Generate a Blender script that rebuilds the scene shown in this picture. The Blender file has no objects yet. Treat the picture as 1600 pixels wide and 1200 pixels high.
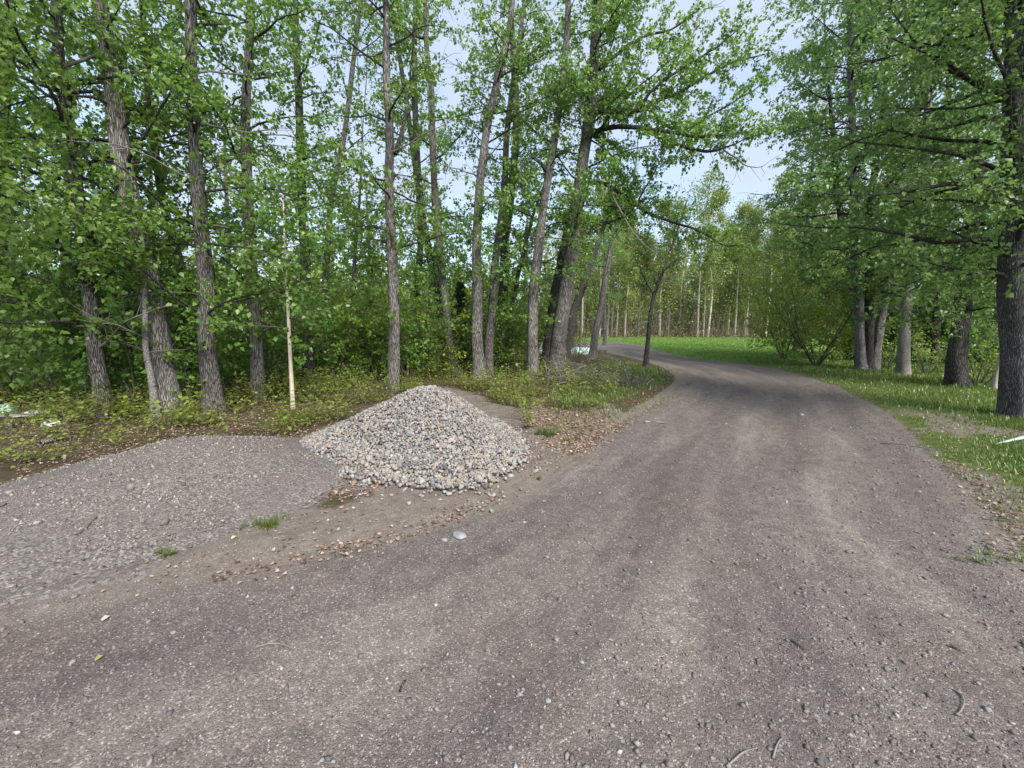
import bpy, math, random
import numpy as np
from mathutils import Vector

random.seed(11)
rng = np.random.default_rng(11)
S = bpy.context.scene
C = S.collection
R = math.radians

# ------------------------------------------------------------------ camera
F_PX, CAM_H, PITCH = 647.0, 1.6, R(8.4)          # photo is 1600 x 1200
cam_d = bpy.data.cameras.new('camera')
cam_d.sensor_width = 36.0
cam_d.lens = F_PX / 1600.0 * 36.0
cam_d.clip_start, cam_d.clip_end = 0.05, 2000.0
cam = bpy.data.objects.new('camera', cam_d)
C.objects.link(cam)
cam.location = (0, 0, CAM_H)
cam.rotation_euler = (R(90) - PITCH, 0, 0)
S.camera = cam

# ------------------------------------------------------------------ sky, sun, exposure
SUN_TO = Vector((0.36, -0.60, 0.72)).normalized()
SUN_EL = math.asin(SUN_TO.z)
SUN_AZ = math.atan2(SUN_TO.x, SUN_TO.y)
world = bpy.data.worlds.new('World')
S.world = world
world.use_nodes = True
wn, wl = world.node_tree.nodes, world.node_tree.links
wn.clear()
w_out = wn.new('ShaderNodeOutputWorld')
w_bg = wn.new('ShaderNodeBackground')
w_bg.inputs['Strength'].default_value = 0.15
w_sky = wn.new('ShaderNodeTexSky')
w_sky.sky_type = 'NISHITA'
w_sky.sun_disc = False
w_sky.sun_elevation = SUN_EL
w_sky.sun_rotation = SUN_AZ
w_sky.air_density, w_sky.dust_density, w_sky.ozone_density = 1.0, 1.5, 1.2
w_tc = wn.new('ShaderNodeTexCoord')
w_map = wn.new('ShaderNodeMapping')
w_map.inputs['Scale'].default_value = (1.0, 1.0, 2.6)
w_map.inputs['Location'].default_value = (0.35, 0.2, 0.0)
w_no = wn.new('ShaderNodeTexNoise')
w_no.inputs['Scale'].default_value = 2.2
w_no.inputs['Detail'].default_value = 7.0
w_no.inputs['Roughness'].default_value = 0.55
w_ra = wn.new('ShaderNodeValToRGB')
w_ra.color_ramp.elements[0].position = 0.40
w_ra.color_ramp.elements[0].color = (0.5, 0.5, 0.5, 1)
w_ra.color_ramp.elements[1].position = 0.60
w_ra.color_ramp.elements[1].color = (0.97, 0.97, 0.97, 1)
w_mix = wn.new('ShaderNodeMix')
w_mix.data_type = 'RGBA'
w_mix.inputs['B'].default_value = (1.95, 2.25, 2.8, 1)       # bright cloud
wl.new(w_tc.outputs['Generated'], w_map.inputs['Vector'])
wl.new(w_map.outputs['Vector'], w_no.inputs['Vector'])
wl.new(w_no.outputs['Fac'], w_ra.inputs['Fac'])
wl.new(w_ra.outputs['Color'], w_mix.inputs['Factor'])
wl.new(w_sky.outputs['Color'], w_mix.inputs['A'])
wl.new(w_mix.outputs['Result'], w_bg.inputs['Color'])
wl.new(w_bg.outputs['Background'], w_out.inputs['Surface'])

sun_d = bpy.data.lights.new('sun', 'SUN')
sun_d.energy = 2.7
sun_d.angle = R(24)
sun_d.color = (1.0, 0.95, 0.87)
sun = bpy.data.objects.new('sun', sun_d)
C.objects.link(sun)
sun.location = (15, -30, 30)
sun.rotation_euler = (-SUN_TO).to_track_quat('-Z', 'Y').to_euler()

S.view_settings.view_transform = 'Standard'
S.view_settings.look = 'None'
S.view_settings.exposure = 1.28
S.view_settings.gamma = 1.0
S.view_settings.use_curve_mapping = False
S.render.engine = 'CYCLES'
cy = S.cycles
cy.max_bounces, cy.diffuse_bounces, cy.glossy_bounces = 8, 6, 2
cy.transmission_bounces, cy.transparent_max_bounces = 4, 4
cy.use_denoising = True
cy.sample_clamp_indirect = 6.0

# ------------------------------------------------------------------ helpers
CP, SP = math.cos(PITCH), math.sin(PITCH)


def ray(px, py):
    dx, dy = (px - 800.0) / F_PX, (600.0 - py) / F_PX
    return np.array([dx, CP + SP * dy, -SP + CP * dy])


def gp(px, py, z=0.0):
    """point of the ground plane that the photo shows at px, py"""
    d = ray(px, py)
    return np.array([0, 0, CAM_H]) + d * ((z - CAM_H) / d[2])


def dp(px, py, Y):
    """point at the distance Y (world y) seen at px, py"""
    d = ray(px, py)
    return np.array([0, 0, CAM_H]) + d * (Y / d[1])


def _hash(ix, iy, seed):
    h = (ix.astype(np.int64) * 374761393 + iy.astype(np.int64) * 668265263 + seed * 1442695041) & 0xFFFFFFFF
    h = ((h ^ (h >> 13)) * 1274126177) & 0xFFFFFFFF
    h = h ^ (h >> 16)
    return (h & 0xFFFF) / 65535.0


def vnoise(x, y, seed=0):
    x, y = np.asarray(x, float), np.asarray(y, float)
    ix, iy = np.floor(x), np.floor(y)
    fx, fy = x - ix, y - iy
    fx, fy = fx * fx * (3 - 2 * fx), fy * fy * (3 - 2 * fy)
    a, b = _hash(ix, iy, seed), _hash(ix + 1, iy, seed)
    c, d = _hash(ix, iy + 1, seed), _hash(ix + 1, iy + 1, seed)
    return (a + (b - a) * fx) * (1 - fy) + (c + (d - c) * fx) * fy


def fbm(x, y, seed=0, o=4):
    t, amp, s = 0.0, 0.5, 0.0
    for k in range(o):
        t = t + amp * vnoise(np.asarray(x) * 2 ** k, np.asarray(y) * 2 ** k, seed + k)
        s += amp
        amp *= 0.5
    return t / s


def sstep(a, b, x):
    t = np.clip((x - a) / (b - a), 0, 1)
    return t * t * (3 - 2 * t)


class MB:
    """collects quads and triangles and links them as ONE mesh object"""

    def __init__(self):
        self.v, self.q, self.t, self.n = [], [], [], 0

    def add(self, v, q=None, t=None):
        v = np.asarray(v, float).reshape(-1, 3)
        if q is not None and len(q):
            self.q.append(np.asarray(q, np.int64).reshape(-1, 4) + self.n)
        if t is not None and len(t):
            self.t.append(np.asarray(t, np.int64).reshape(-1, 3) + self.n)
        self.v.append(v)
        self.n += len(v)

    def mesh(self, name, mat, smooth=True):
        v = np.concatenate(self.v) if self.v else np.zeros((0, 3))
        q = np.concatenate(self.q) if self.q else np.zeros((0, 4), np.int64)
        t = np.concatenate(self.t) if self.t else np.zeros((0, 3), np.int64)
        me = bpy.data.meshes.new(name)
        me.vertices.add(len(v))
        me.vertices.foreach_set('co', v.astype(np.float32).ravel())
        nl = q.size + t.size
        me.loops.add(nl)
        me.loops.foreach_set('vertex_index', np.concatenate([q.ravel(), t.ravel()]).astype(np.int32))
        me.polygons.add(len(q) + len(t))
        st = np.concatenate([np.arange(len(q)) * 4, q.size + np.arange(len(t)) * 3]).astype(np.int32)
        me.polygons.foreach_set('loop_start', st)
        if smooth:
            me.polygons.foreach_set('use_smooth', np.ones(len(q) + len(t), bool))
        me.update(calc_edges=True)
        if mat:
            me.materials.append(mat)
        return me

    def build(self, name, mat, parent=None, smooth=True, **props):
        return link(name, self.mesh(name, mat, smooth), parent, **props)


def link(name, data, parent=None, **props):
    o = bpy.data.objects.new(name, data)
    C.objects.link(o)
    if parent is not None:
        o.parent = parent
    for k, val in props.items():
        o[k] = val
    return o


def thing(name, label, category, loc=(0, 0, 0), group=None):
    o = bpy.data.objects.new(name, None)
    o.empty_display_size = 0.2
    C.objects.link(o)
    o.location = loc
    o['label'], o['category'] = label, category
    if group:
        o['group'] = group
    return o


def unit(v):
    v = np.asarray(v, float)
    return v / (np.linalg.norm(v, axis=-1, keepdims=True) + 1e-12)


def spline(P, n):
    """Catmull-Rom through the rows of P (any width), n samples"""
    P = np.asarray(P, float)
    if len(P) == 2:
        t = np.linspace(0, 1, n)[:, None]
        return P[0] * (1 - t) + P[1] * t
    Q = np.vstack([2 * P[0] - P[1], P, 2 * P[-1] - P[-2]])
    u = np.linspace(0, len(P) - 1 - 1e-9, n)
    i = u.astype(int)
    t = (u - i)[:, None]
    a, b, c, d = Q[i], Q[i + 1], Q[i + 2], Q[i + 3]
    return 0.5 * (2 * b + (c - a) * t + (2 * a - 5 * b + 4 * c - d) * t ** 2 + (3 * b - a - 3 * c + d) * t ** 3)


def tube(mb, P, rad, sides=6, rough=0.0, seed=0, cap=True, flare=0.0):
    P = np.asarray(P, float)
    n = len(P)
    rad = np.broadcast_to(np.asarray(rad, float), (n,))
    T = unit(np.gradient(P, axis=0))
    ref = np.array([1.0, 0, 0]) if abs(T[:, 2]).mean() > 0.7 else np.array([0, 0, 1.0])
    U = unit(np.cross(T, ref))
    V = np.cross(T, U)
    a = np.arange(sides) / sides * 2 * math.pi
    rr = np.repeat(rad[:, None], sides, 1)
    if rough:
        s = np.concatenate([[0], np.cumsum(np.linalg.norm(np.diff(P, axis=0), axis=1))])
        A, Z = np.meshgrid(np.cos(a) * 2.2 + np.sin(a) * 1.3, s)
        B = np.meshgrid(np.sin(a) * 2.2 - np.cos(a) * 0.7, s)[0]
        rr = rr * (1 + rough * (fbm(A * 1.5 + 7, B * 1.5 + Z * 0.9, seed, 3) - 0.5) * 2
                   + 0.6 * rough * (vnoise(A * 4 + 3, B * 4 + Z * 2.2, seed + 9) - 0.5))
        if flare:
            lob = 1 + 0.35 * np.sin(3 * a + seed) + 0.25 * np.sin(5 * a + 2 * seed)
            rr = rr * (1 + flare * np.exp(-s / 0.26)[:, None] * lob[None, :])
    X = P[:, None, :] + rr[:, :, None] * (np.cos(a)[None, :, None] * U[:, None, :] + np.sin(a)[None, :, None] * V[:, None, :])
    i, j = np.meshgrid(np.arange(n - 1), np.arange(sides), indexing='ij')
    k = (j + 1) % sides
    q = np.stack([i * sides + j, i * sides + k, (i + 1) * sides + k, (i + 1) * sides + j], -1).reshape(-1, 4)
    v = X.reshape(-1, 3)
    t = None
    if cap:
        v = np.vstack([v, P[-1] + T[-1] * rad[-1] * 0.6])
        jj = np.arange(sides)
        t = np.stack([(n - 1) * sides + jj, (n - 1) * sides + (jj + 1) % sides, np.full(sides, n * sides)], -1)
    mb.add(v, q, t)


LEAF4 = (np.array([[0, 0, 0], [0.36, 0.40, 0.10], [1, 0, -0.05], [0.36, -0.40, 0.10]]), None,
         np.array([[0, 2, 1], [0, 3, 2]]))
LEAF6 = (np.array([[0, 0, 0], [0.20, 0.36, 0.09], [0.62, 0.30, 0.06], [1, 0, -0.10], [0.62, -0.30, 0.06], [0.20, -0.36, 0.09]]),
         np.array([[0, 3, 2, 1], [0, 5, 4, 3]]), None)
DRY = (np.array([[0, 0, 0.02], [0.3, 0.42, 0.22], [0.75, 0.28, 0.05], [1, 0, 0.25], [0.7, -0.3, 0.18], [0.25, -0.4, 0.02]]),
       np.array([[0, 3, 2, 1], [0, 5, 4, 3]]), None)


def leaves(mb, pos, axis, nrm, size, shape=LEAF4):
    """one small folded blade per row: base at pos, pointing along axis, facing nrm"""
    pos, axis = np.asarray(pos, float), unit(axis)
    side = unit(np.cross(nrm, axis))
    up = np.cross(axis, side)
    base, q, t = shape
    m, k = len(pos), len(base)
    sz = np.broadcast_to(np.asarray(size, float), (m,))[:, None, None]
    v = pos[:, None, :] + sz * (base[None, :, 0:1] * axis[:, None, :] + base[None, :, 1:2] * side[:, None, :] + base[None, :, 2:3] * up[:, None, :])
    off = (np.arange(m) * k)[:, None, None]
    mb.add(v.reshape(-1, 3), None if q is None else (q[None] + off).reshape(-1, 4), None if t is None else (t[None] + off).reshape(-1, 3))


def rdir(n, g=None):
    g = g or rng
    return unit(g.normal(size=(n, 3)))


# ------------------------------------------------------------------ materials
def new_mat(name):
    m = bpy.data.materials.new(name)
    m.use_nodes = True
    nt = m.node_tree
    nt.nodes.clear()
    out = nt.nodes.new('ShaderNodeOutputMaterial')
    return m, nt, out


def nd(nt, typ, ins=None, **kw):
    n = nt.nodes.new(typ)
    for k, v in kw.items():
        setattr(n, k, v)
    for k, v in (ins or {}).items():
        if hasattr(v, 'is_output'):
            nt.links.new(v, n.inputs[k])
        else:
            n.inputs[k].default_value = v
    return n


def ramp(nt, fac, stops, interp='LINEAR'):
    r = nt.nodes.new('ShaderNodeValToRGB')
    cr = r.color_ramp
    cr.interpolation = interp
    while len(cr.elements) < len(stops):
        cr.elements.new(0.5)
    for e, (p, c) in zip(cr.elements, stops):
        e.position = p
        e.color = (c, c, c, 1) if isinstance(c, (int, float)) else (*c, 1)
    nt.links.new(fac, r.inputs['Fac'])
    return r.outputs['Color']


def mixc(nt, fac, a, b, blend='MIX'):
    m = nd(nt, 'ShaderNodeMix', data_type='RGBA', blend_type=blend)
    for k, v in (('Factor', fac), ('A', a), ('B', b)):
        if hasattr(v, 'is_output'):
            nt.links.new(v, m.inputs[k])
        elif k == 'Factor':
            m.inputs[k].default_value = v
        else:
            m.inputs[k].default_value = (*v, 1)
    return m.outputs['Result']


def math_(nt, op, a, b=0.0, clamp=False):
    m = nd(nt, 'ShaderNodeMath', operation=op, use_clamp=clamp)
    for i, v in enumerate((a, b)):
        if hasattr(v, 'is_output'):
            nt.links.new(v, m.inputs[i])
        else:
            m.inputs[i].default_value = v
    return m.outputs[0]


def noise(nt, scale, detail=4.0, rough=0.5, vec=None):
    n = nd(nt, 'ShaderNodeTexNoise', {'Scale': scale, 'Detail': detail, 'Roughness': rough})
    if vec is not None:
        nt.links.new(vec, n.inputs['Vector'])
    return n.outputs['Fac']


def objco(nt, scale=(1, 1, 1), which='Object'):
    t = nd(nt, 'ShaderNodeTexCoord')
    m = nd(nt, 'ShaderNodeMapping', {'Scale': scale})
    nt.links.new(t.outputs[which], m.inputs['Vector'])
    return m.outputs['Vector']


def leaf_mat(name, stops, trans=(0.22, 0.36, 0.05), tf=0.42, rough=0.36, spec=0.5):
    m, nt, out = new_mat(name)
    g = nd(nt, 'ShaderNodeNewGeometry')
    oi = nd(nt, 'ShaderNodeObjectInfo')
    col = ramp(nt, g.outputs['Random Per Island'], stops)
    n = noise(nt, 1.1, 2.0, 0.5, objco(nt, which='Object'))
    f = ramp(nt, n, [(0.3, 0.78), (0.7, 1.22)])
    col = mixc(nt, 1.0, col, f, 'MULTIPLY')
    hsv = nd(nt, 'ShaderNodeHueSaturation', {'Color': col})
    hh = math_(nt, 'ADD', math_(nt, 'MULTIPLY', oi.outputs['Random'], 0.024), 0.488)
    nt.links.new(hh, hsv.inputs['Hue'])
    vv = math_(nt, 'ADD', math_(nt, 'MULTIPLY', oi.outputs['Random'], 0.25), 0.88)
    nt.links.new(vv, hsv.inputs['Value'])
    p = nd(nt, 'ShaderNodeBsdfPrincipled', {'Base Color': hsv.outputs['Color'], 'Roughness': rough, 'Specular IOR Level': spec})
    tc = mixc(nt, 0.5, hsv.outputs['Color'], trans)
    tr = nd(nt, 'ShaderNodeBsdfTranslucent', {'Color': tc})
    mx = nd(nt, 'ShaderNodeMixShader', {0: tf, 1: p.outputs[0], 2: tr.outputs[0]})
    nt.links.new(mx.outputs[0], out.inputs['Surface'])
    return m


M = {}
M['leaf'] = leaf_mat('poplar_leaf', [(0, (0.079, 0.163, 0.029)), (0.45, (0.127, 0.242, 0.041)), (0.8, (0.175, 0.302, 0.058)), (1, (0.254, 0.375, 0.121))], (0.30, 0.48, 0.07), 0.5)
M['leaf_cool'] = leaf_mat('cool_poplar_leaf', [(0, (0.085, 0.169, 0.040)), (0.5, (0.133, 0.239, 0.054)), (0.9, (0.179, 0.294, 0.070)), (1, (0.281, 0.377, 0.145))], (0.25, 0.43, 0.09), 0.48)
M['leaf_shrub'] = leaf_mat('shrub_leaf', [(0, (0.120, 0.194, 0.030)), (0.5, (0.199, 0.298, 0.045)), (1, (0.306, 0.401, 0.075))], (0.42, 0.56, 0.08), 0.5)
M['leaf_olive'] = leaf_mat('low_plant_leaf', [(0, (0.10, 0.13, 0.028)), (0.5, (0.18, 0.22, 0.042)), (0.88, (0.26, 0.29, 0.07)), (1, (0.17, 0.09, 0.04))], (0.32, 0.36, 0.06))
M['leaf_pale'] = leaf_mat('aspen_leaf', [(0, (0.165, 0.234, 0.054)), (0.5, (0.248, 0.319, 0.084)), (1, (0.330, 0.399, 0.144))], (0.36, 0.45, 0.12))
M['needle'] = leaf_mat('spruce_needle', [(0, (0.022, 0.050, 0.020)), (1, (0.05, 0.10, 0.036))], (0.03, 0.06, 0.02), 0.15)
M['grass'] = leaf_mat('grass_blade', [(0, (0.069, 0.125, 0.022)), (0.6, (0.122, 0.198, 0.036)), (0.88, (0.186, 0.241, 0.055)), (1, (0.294, 0.224, 0.120))], (0.2, 0.34, 0.04), 0.35)
M['dry'] = leaf_mat('dry_leaf', [(0, (0.11, 0.06, 0.042)), (0.3, (0.21, 0.13, 0.095)), (0.6, (0.31, 0.23, 0.18)), (1, (0.44, 0.37, 0.31))], (0.28, 0.18, 0.12), 0.2, 0.6, 0.2)


M['lawn_grass'] = leaf_mat('sunlit_fresh_blade', [(0, (0.10, 0.20, 0.03)), (0.6, (0.16, 0.29, 0.045)), (1, (0.23, 0.35, 0.07))], (0.28, 0.46, 0.06), 0.4)  # fresher far grass, its colour also brightened to stand in for sunlight
M['leaf_bush'] = leaf_mat('bright_bush_leaf', [(0, (0.14, 0.20, 0.03)), (0.5, (0.21, 0.29, 0.045)), (1, (0.30, 0.38, 0.08))], (0.46, 0.58, 0.09), 0.5)


def bark_mat(name, dark, mid, light, stretch=0.085, scar=0.6, bump=0.9, blotch=None):
    m, nt, out = new_mat(name)
    v = objco(nt, (1, 1, stretch))
    vo = nd(nt, 'ShaderNodeTexVoronoi', {'Scale': 58.0, 'Randomness': 1.0}, feature='DISTANCE_TO_EDGE')
    wob = nd(nt, 'ShaderNodeTexNoise', {'Scale': 9.0, 'Detail': 3.0})
    nt.links.new(v, wob.inputs['Vector'])
    wv = nd(nt, 'ShaderNodeVectorMath', operation='ADD')
    sc = nd(nt, 'ShaderNodeVectorMath', operation='SCALE')
    nt.links.new(wob.outputs['Color'], sc.inputs[0])
    sc.inputs['Scale'].default_value = 0.06
    nt.links.new(v, wv.inputs[0])
    nt.links.new(sc.outputs[0], wv.inputs[1])
    nt.links.new(wv.outputs[0], vo.inputs['Vector'])
    fur = ramp(nt, vo.outputs['Distance'], [(0.0, 0.0), (0.05, 0.35), (0.22, 1.0)])
    n1 = noise(nt, 26, 6, 0.65, v)
    hgt = math_(nt, 'MULTIPLY', fur, math_(nt, 'ADD', math_(nt, 'MULTIPLY', n1, 0.8), 0.4))
    col = ramp(nt, hgt, [(0.0, dark), (0.35, mid), (0.9, light)])
    big = ramp(nt, noise(nt, 2.3, 3, 0.6, objco(nt, (1, 1, 0.6))), [(0.3, 0.62), (0.72, 1.3)])
    col = mixc(nt, 1.0, col, big, 'MULTIPLY')
    # dark cross marks where twigs have dropped off
    s = ramp(nt, noise(nt, 7.0, 3, 0.5, objco(nt, (1, 1, 2.4))), [(0.63, 0.0), (0.70, 1.0)])
    col = mixc(nt, math_(nt, 'MULTIPLY', s, scar), col, tuple(c * 0.5 for c in dark))
    if blotch:
        bl = ramp(nt, noise(nt, 5.0, 4, 0.6, objco(nt, (1, 1, 1.4))), [(0.52, 0.0), (0.60, 1.0)])
        col = mixc(nt, math_(nt, 'MULTIPLY', bl, 0.8), col, blotch)
    oi = nd(nt, 'ShaderNodeObjectInfo')
    col = mixc(nt, 1.0, col, ramp(nt, oi.outputs['Random'], [(0, (0.72, 0.70, 0.69)), (0.5, (1.0, 0.99, 0.98)), (1, (1.22, 1.2, 1.16))]), 'MULTIPLY')
    moss = ramp(nt, noise(nt, 3.1, 5, 0.7, objco(nt)), [(0.55, 0.0), (0.75, 0.35)])
    col = mixc(nt, moss, col, (0.10, 0.11, 0.05))
    p = nd(nt, 'ShaderNodeBsdfPrincipled', {'Base Color': col, 'Roughness': 0.88, 'Specular IOR Level': 0.2})
    b = nd(nt, 'ShaderNodeBump', {'Strength': bump, 'Distance': 0.03, 'Height': hgt})
    nt.links.new(b.outputs[0], p.inputs['Normal'])
    nt.links.new(p.outputs[0], out.inputs['Surface'])
    return m


M['bark'] = bark_mat('grey_furrowed_bark', (0.042, 0.038, 0.035), (0.160, 0.147, 0.141), (0.336, 0.319, 0.307))
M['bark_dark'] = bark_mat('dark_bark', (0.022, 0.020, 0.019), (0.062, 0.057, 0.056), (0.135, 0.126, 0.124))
M['bark_light'] = bark_mat('pale_grey_bark', (0.074, 0.067, 0.063), (0.207, 0.196, 0.185), (0.340, 0.326, 0.311), 0.5, 0.7, 0.5)
M['bark_right'] = bark_mat('blue_grey_bark', (0.075, 0.072, 0.076), (0.21, 0.20, 0.208), (0.36, 0.35, 0.36), 0.075, 0.5, 1.0)
M['bark_birch'] = bark_mat('birch_bark', (0.361, 0.292, 0.232), (0.568, 0.490, 0.404), (0.688, 0.619, 0.533), 2.2, 0.45, 0.2)
M['bark_aspen'] = bark_mat('aspen_bark', (0.2, 0.19, 0.17), (0.44, 0.42, 0.38), (0.60, 0.57, 0.52), 1.5, 0.8, 0.2)


def plain(name, c0, c1, scale=8.0, rough=0.8, spec=0.3, bump=0.0, island=False):
    m, nt, out = new_mat(name)
    f = noise(nt, scale, 5, 0.6, objco(nt))
    col = ramp(nt, f, [(0.3, c0), (0.7, c1)])
    if island:
        g = nd(nt, 'ShaderNodeNewGeometry')
        col = mixc(nt, 1.0, col, ramp(nt, g.outputs['Random Per Island'], [(0, 0.55), (1, 1.4)]), 'MULTIPLY')
    p = nd(nt, 'ShaderNodeBsdfPrincipled', {'Base Color': col, 'Roughness': rough, 'Specular IOR Level': spec})
    if bump:
        b = nd(nt, 'ShaderNodeBump', {'Strength': bump, 'Distance': 0.01, 'Height': f})
        nt.links.new(b.outputs[0], p.inputs['Normal'])
    nt.links.new(p.outputs[0], out.inputs['Surface'])
    return m


M['twig'] = plain('twig_bark', (0.06, 0.05, 0.045), (0.13, 0.115, 0.10), 20)
M['twig_grey'] = plain('dead_twig', (0.11, 0.10, 0.09), (0.24, 0.22, 0.20), 12, island=True)
M['twig_brown'] = plain('brush_stem', (0.10, 0.07, 0.05), (0.22, 0.17, 0.135), 12, island=True)
M['tarp'] = plain('turquoise_tarp', (0.42, 0.62, 0.64), (0.62, 0.78, 0.80), 3, 0.45, 0.5, 0.2)
M['sheet_green'] = plain('pale_green_plastic', (0.20, 0.34, 0.24), (0.34, 0.48, 0.37), 4, 0.35, 0.5, 0.2)
M['white_plastic'] = plain('white_plastic', (0.58, 0.60, 0.62), (0.74, 0.75, 0.76), 5, 0.4, 0.5, 0.2)
M['board'] = plain('weathered_white_board', (0.34, 0.37, 0.39), (0.50, 0.52, 0.53), 9, 0.7, 0.3, 0.3)
M['rail'] = plain('grey_weathered_pole', (0.16, 0.155, 0.15), (0.28, 0.27, 0.26), 9, 0.8, 0.3, 0.3)
M['black'] = plain('black_plastic', (0.012, 0.013, 0.016), (0.03, 0.032, 0.038), 6, 0.45, 0.5)
M['log'] = bark_mat('rotten_log', (0.07, 0.055, 0.045), (0.22, 0.19, 0.165), (0.38, 0.35, 0.32), 0.2)


def stone_mat(name, stops, rough=0.65, scale=30.0):
    m, nt, out = new_mat(name)
    g = nd(nt, 'ShaderNodeNewGeometry')
    oi = nd(nt, 'ShaderNodeObjectInfo')
    r = math_(nt, 'FRACT', math_(nt, 'ADD', g.outputs['Random Per Island'], math_(nt, 'MULTIPLY', oi.outputs['Random'], 7.31)))
    col = ramp(nt, r, stops, 'CONSTANT')
    f = noise(nt, scale, 5, 0.65, objco(nt))
    col = mixc(nt, 1.0, col, ramp(nt, f, [(0.25, 0.62), (0.75, 1.28)]), 'MULTIPLY')
    p = nd(nt, 'ShaderNodeBsdfPrincipled', {'Base Color': col, 'Roughness': rough, 'Specular IOR Level': 0.35})
    b = nd(nt, 'ShaderNodeBump', {'Strength': 0.25, 'Distance': 0.006, 'Height': f})
    nt.links.new(b.outputs[0], p.inputs['Normal'])
    nt.links.new(p.outputs[0], out.inputs['Surface'])
    return m


M['pebble'] = stone_mat('river_pebble', [(0, (0.263, 0.241, 0.214)), (0.16, (0.204, 0.193, 0.182)), (0.3, (0.315, 0.289, 0.260)), (0.42, (0.152, 0.150, 0.146)), (0.55, (0.244, 0.213, 0.174)),
                                         (0.66, (0.111, 0.110, 0.111)), (0.74, (0.284, 0.266, 0.247)), (0.86, (0.223, 0.165, 0.114)), (0.91, (0.182, 0.202, 0.214)), (0.945, (0.204, 0.106, 0.059)), (0.97, (0.279, 0.261, 0.229))])
M['grit'] = stone_mat('road_grit', [(0, (0.150, 0.135, 0.126)), (0.3, (0.194, 0.179, 0.171)), (0.5, (0.113, 0.102, 0.098)), (0.62, (0.243, 0.227, 0.215)), (0.80, (0.163, 0.130, 0.113)), (0.965, (0.374, 0.357, 0.342))], 0.85, 60)
M['crushed'] = stone_mat('crushed_gravel', [(0, (0.193, 0.172, 0.154)), (0.25, (0.145, 0.129, 0.118)), (0.42, (0.258, 0.231, 0.206)), (0.62, (0.178, 0.151, 0.132)), (0.76, (0.333, 0.298, 0.263)), (0.93, (0.108, 0.098, 0.088))], 0.8, 60)
M['dull_rock'] = plain('dull_rock', (0.11, 0.10, 0.095), (0.20, 0.185, 0.175), 14, 0.85, 0.2, 0.4)
M['rock'] = plain('pale_rock', (0.16, 0.165, 0.17), (0.30, 0.30, 0.30), 14, 0.75, 0.3, 0.4)

# ------------------------------------------------------------------ the ground: masks from the road's edges
LEFT_PX = [(930, 546), (962, 552), (1000, 560), (1045, 572), (1072, 585), (1078, 600), (1050, 626), (985, 668), (915, 712), (850, 757), (760, 800), (660, 838), (500, 880), (330, 915), (180, 950), (0, 995)]
RIGHT_PX = [(930, 534), (985, 537), (1018, 544), (1060, 556), (1120, 564), (1190, 573), (1240, 584), (1300, 603), (1360, 632), (1400, 660), (1440, 700), (1490, 750), (1530, 800), (1575, 850), (1600, 880)]
left_e = [gp(*p)[:2] for p in LEFT_PX]
right_e = [gp(*p)[:2] for p in RIGHT_PX]
left_e = [np.array([-14.0, left_e[0][1] - 1.2]), np.array([-6.0, left_e[0][1] - 0.4])] + left_e + [np.array([-5.0, 1.2]), np.array([-9.0, -1.5]), np.array([-14.0, -5.0])]
right_e = [np.array([-14.0, right_e[0][1] + 3.0]), np.array([-6.0, right_e[0][1] + 3.0])] + right_e + [np.array([3.2, 0.6]), np.array([2.6, -3.0]), np.array([1.5, -9.0])]
left_e, right_e = spline(left_e, 90), spline(right_e, 90)
road_poly = np.vstack([left_e, right_e[::-1]])
mid_e = (spline(left_e, 60) + spline(right_e, 60)) / 2


def seg_dist(P, L):
    """distance of every P to the polyline L, and the arc length there"""
    best, arc = np.full(len(P), 1e9), np.zeros(len(P))
    s0 = 0.0
    for a, b in zip(L[:-1], L[1:]):
        d = b - a
        l2 = d @ d
        if l2 < 1e-9:
            continue
        t = np.clip(((P - a) @ d) / l2, 0, 1)
        q = a + t[:, None] * d
        r = np.hypot(*(P - q).T)
        m = r < best
        best[m] = r[m]
        arc[m] = s0 + t[m] * math.sqrt(l2)
        s0 += math.sqrt(l2)
    return best, arc


def inside(P, poly):
    x, y = P[:, 0], P[:, 1]
    c = np.zeros(len(P), bool)
    for (x1, y1), (x2, y2) in zip(poly, np.roll(poly, -1, 0)):
        m = (y1 > y) != (y2 > y)
        if m.any():
            xi = (x2 - x1) * (y - y1) / (y2 - y1 + 1e-12) + x1
            c ^= m & (x < xi)
    return c


def poly_px(pts):
    return np.array([gp(*p)[:2] for p in pts])


GRAVEL_POLY = np.vstack([poly_px([(470, 735), (440, 790), (360, 835), (230, 885), (120, 920), (0, 950)]), [[-4.2, 1.8], [-5.6, 2.4], [-4.85, 3.5], [-4.35, 4.3], [-3.6, 4.9], [-2.6, 4.9]], poly_px([(420, 705)])])
TIP_POLY = poly_px([(815, 615), (880, 645), (965, 640), (1040, 612), (1072, 596), (1068, 582), (1030, 570), (985, 562), (930, 562), (860, 590)])
LITTER_POLY = poly_px([(800, 640), (835, 705), (905, 735), (985, 672), (960, 645), (880, 640), (830, 615)])
TOE_POLY = poly_px([(440, 700), (420, 745), (480, 770), (640, 790), (800, 770), (860, 720), (820, 640), (700, 600), (560, 640)])

right_side = np.vstack([right_e, [[60, -9], [60, 300], [-14, 300]]])


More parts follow.
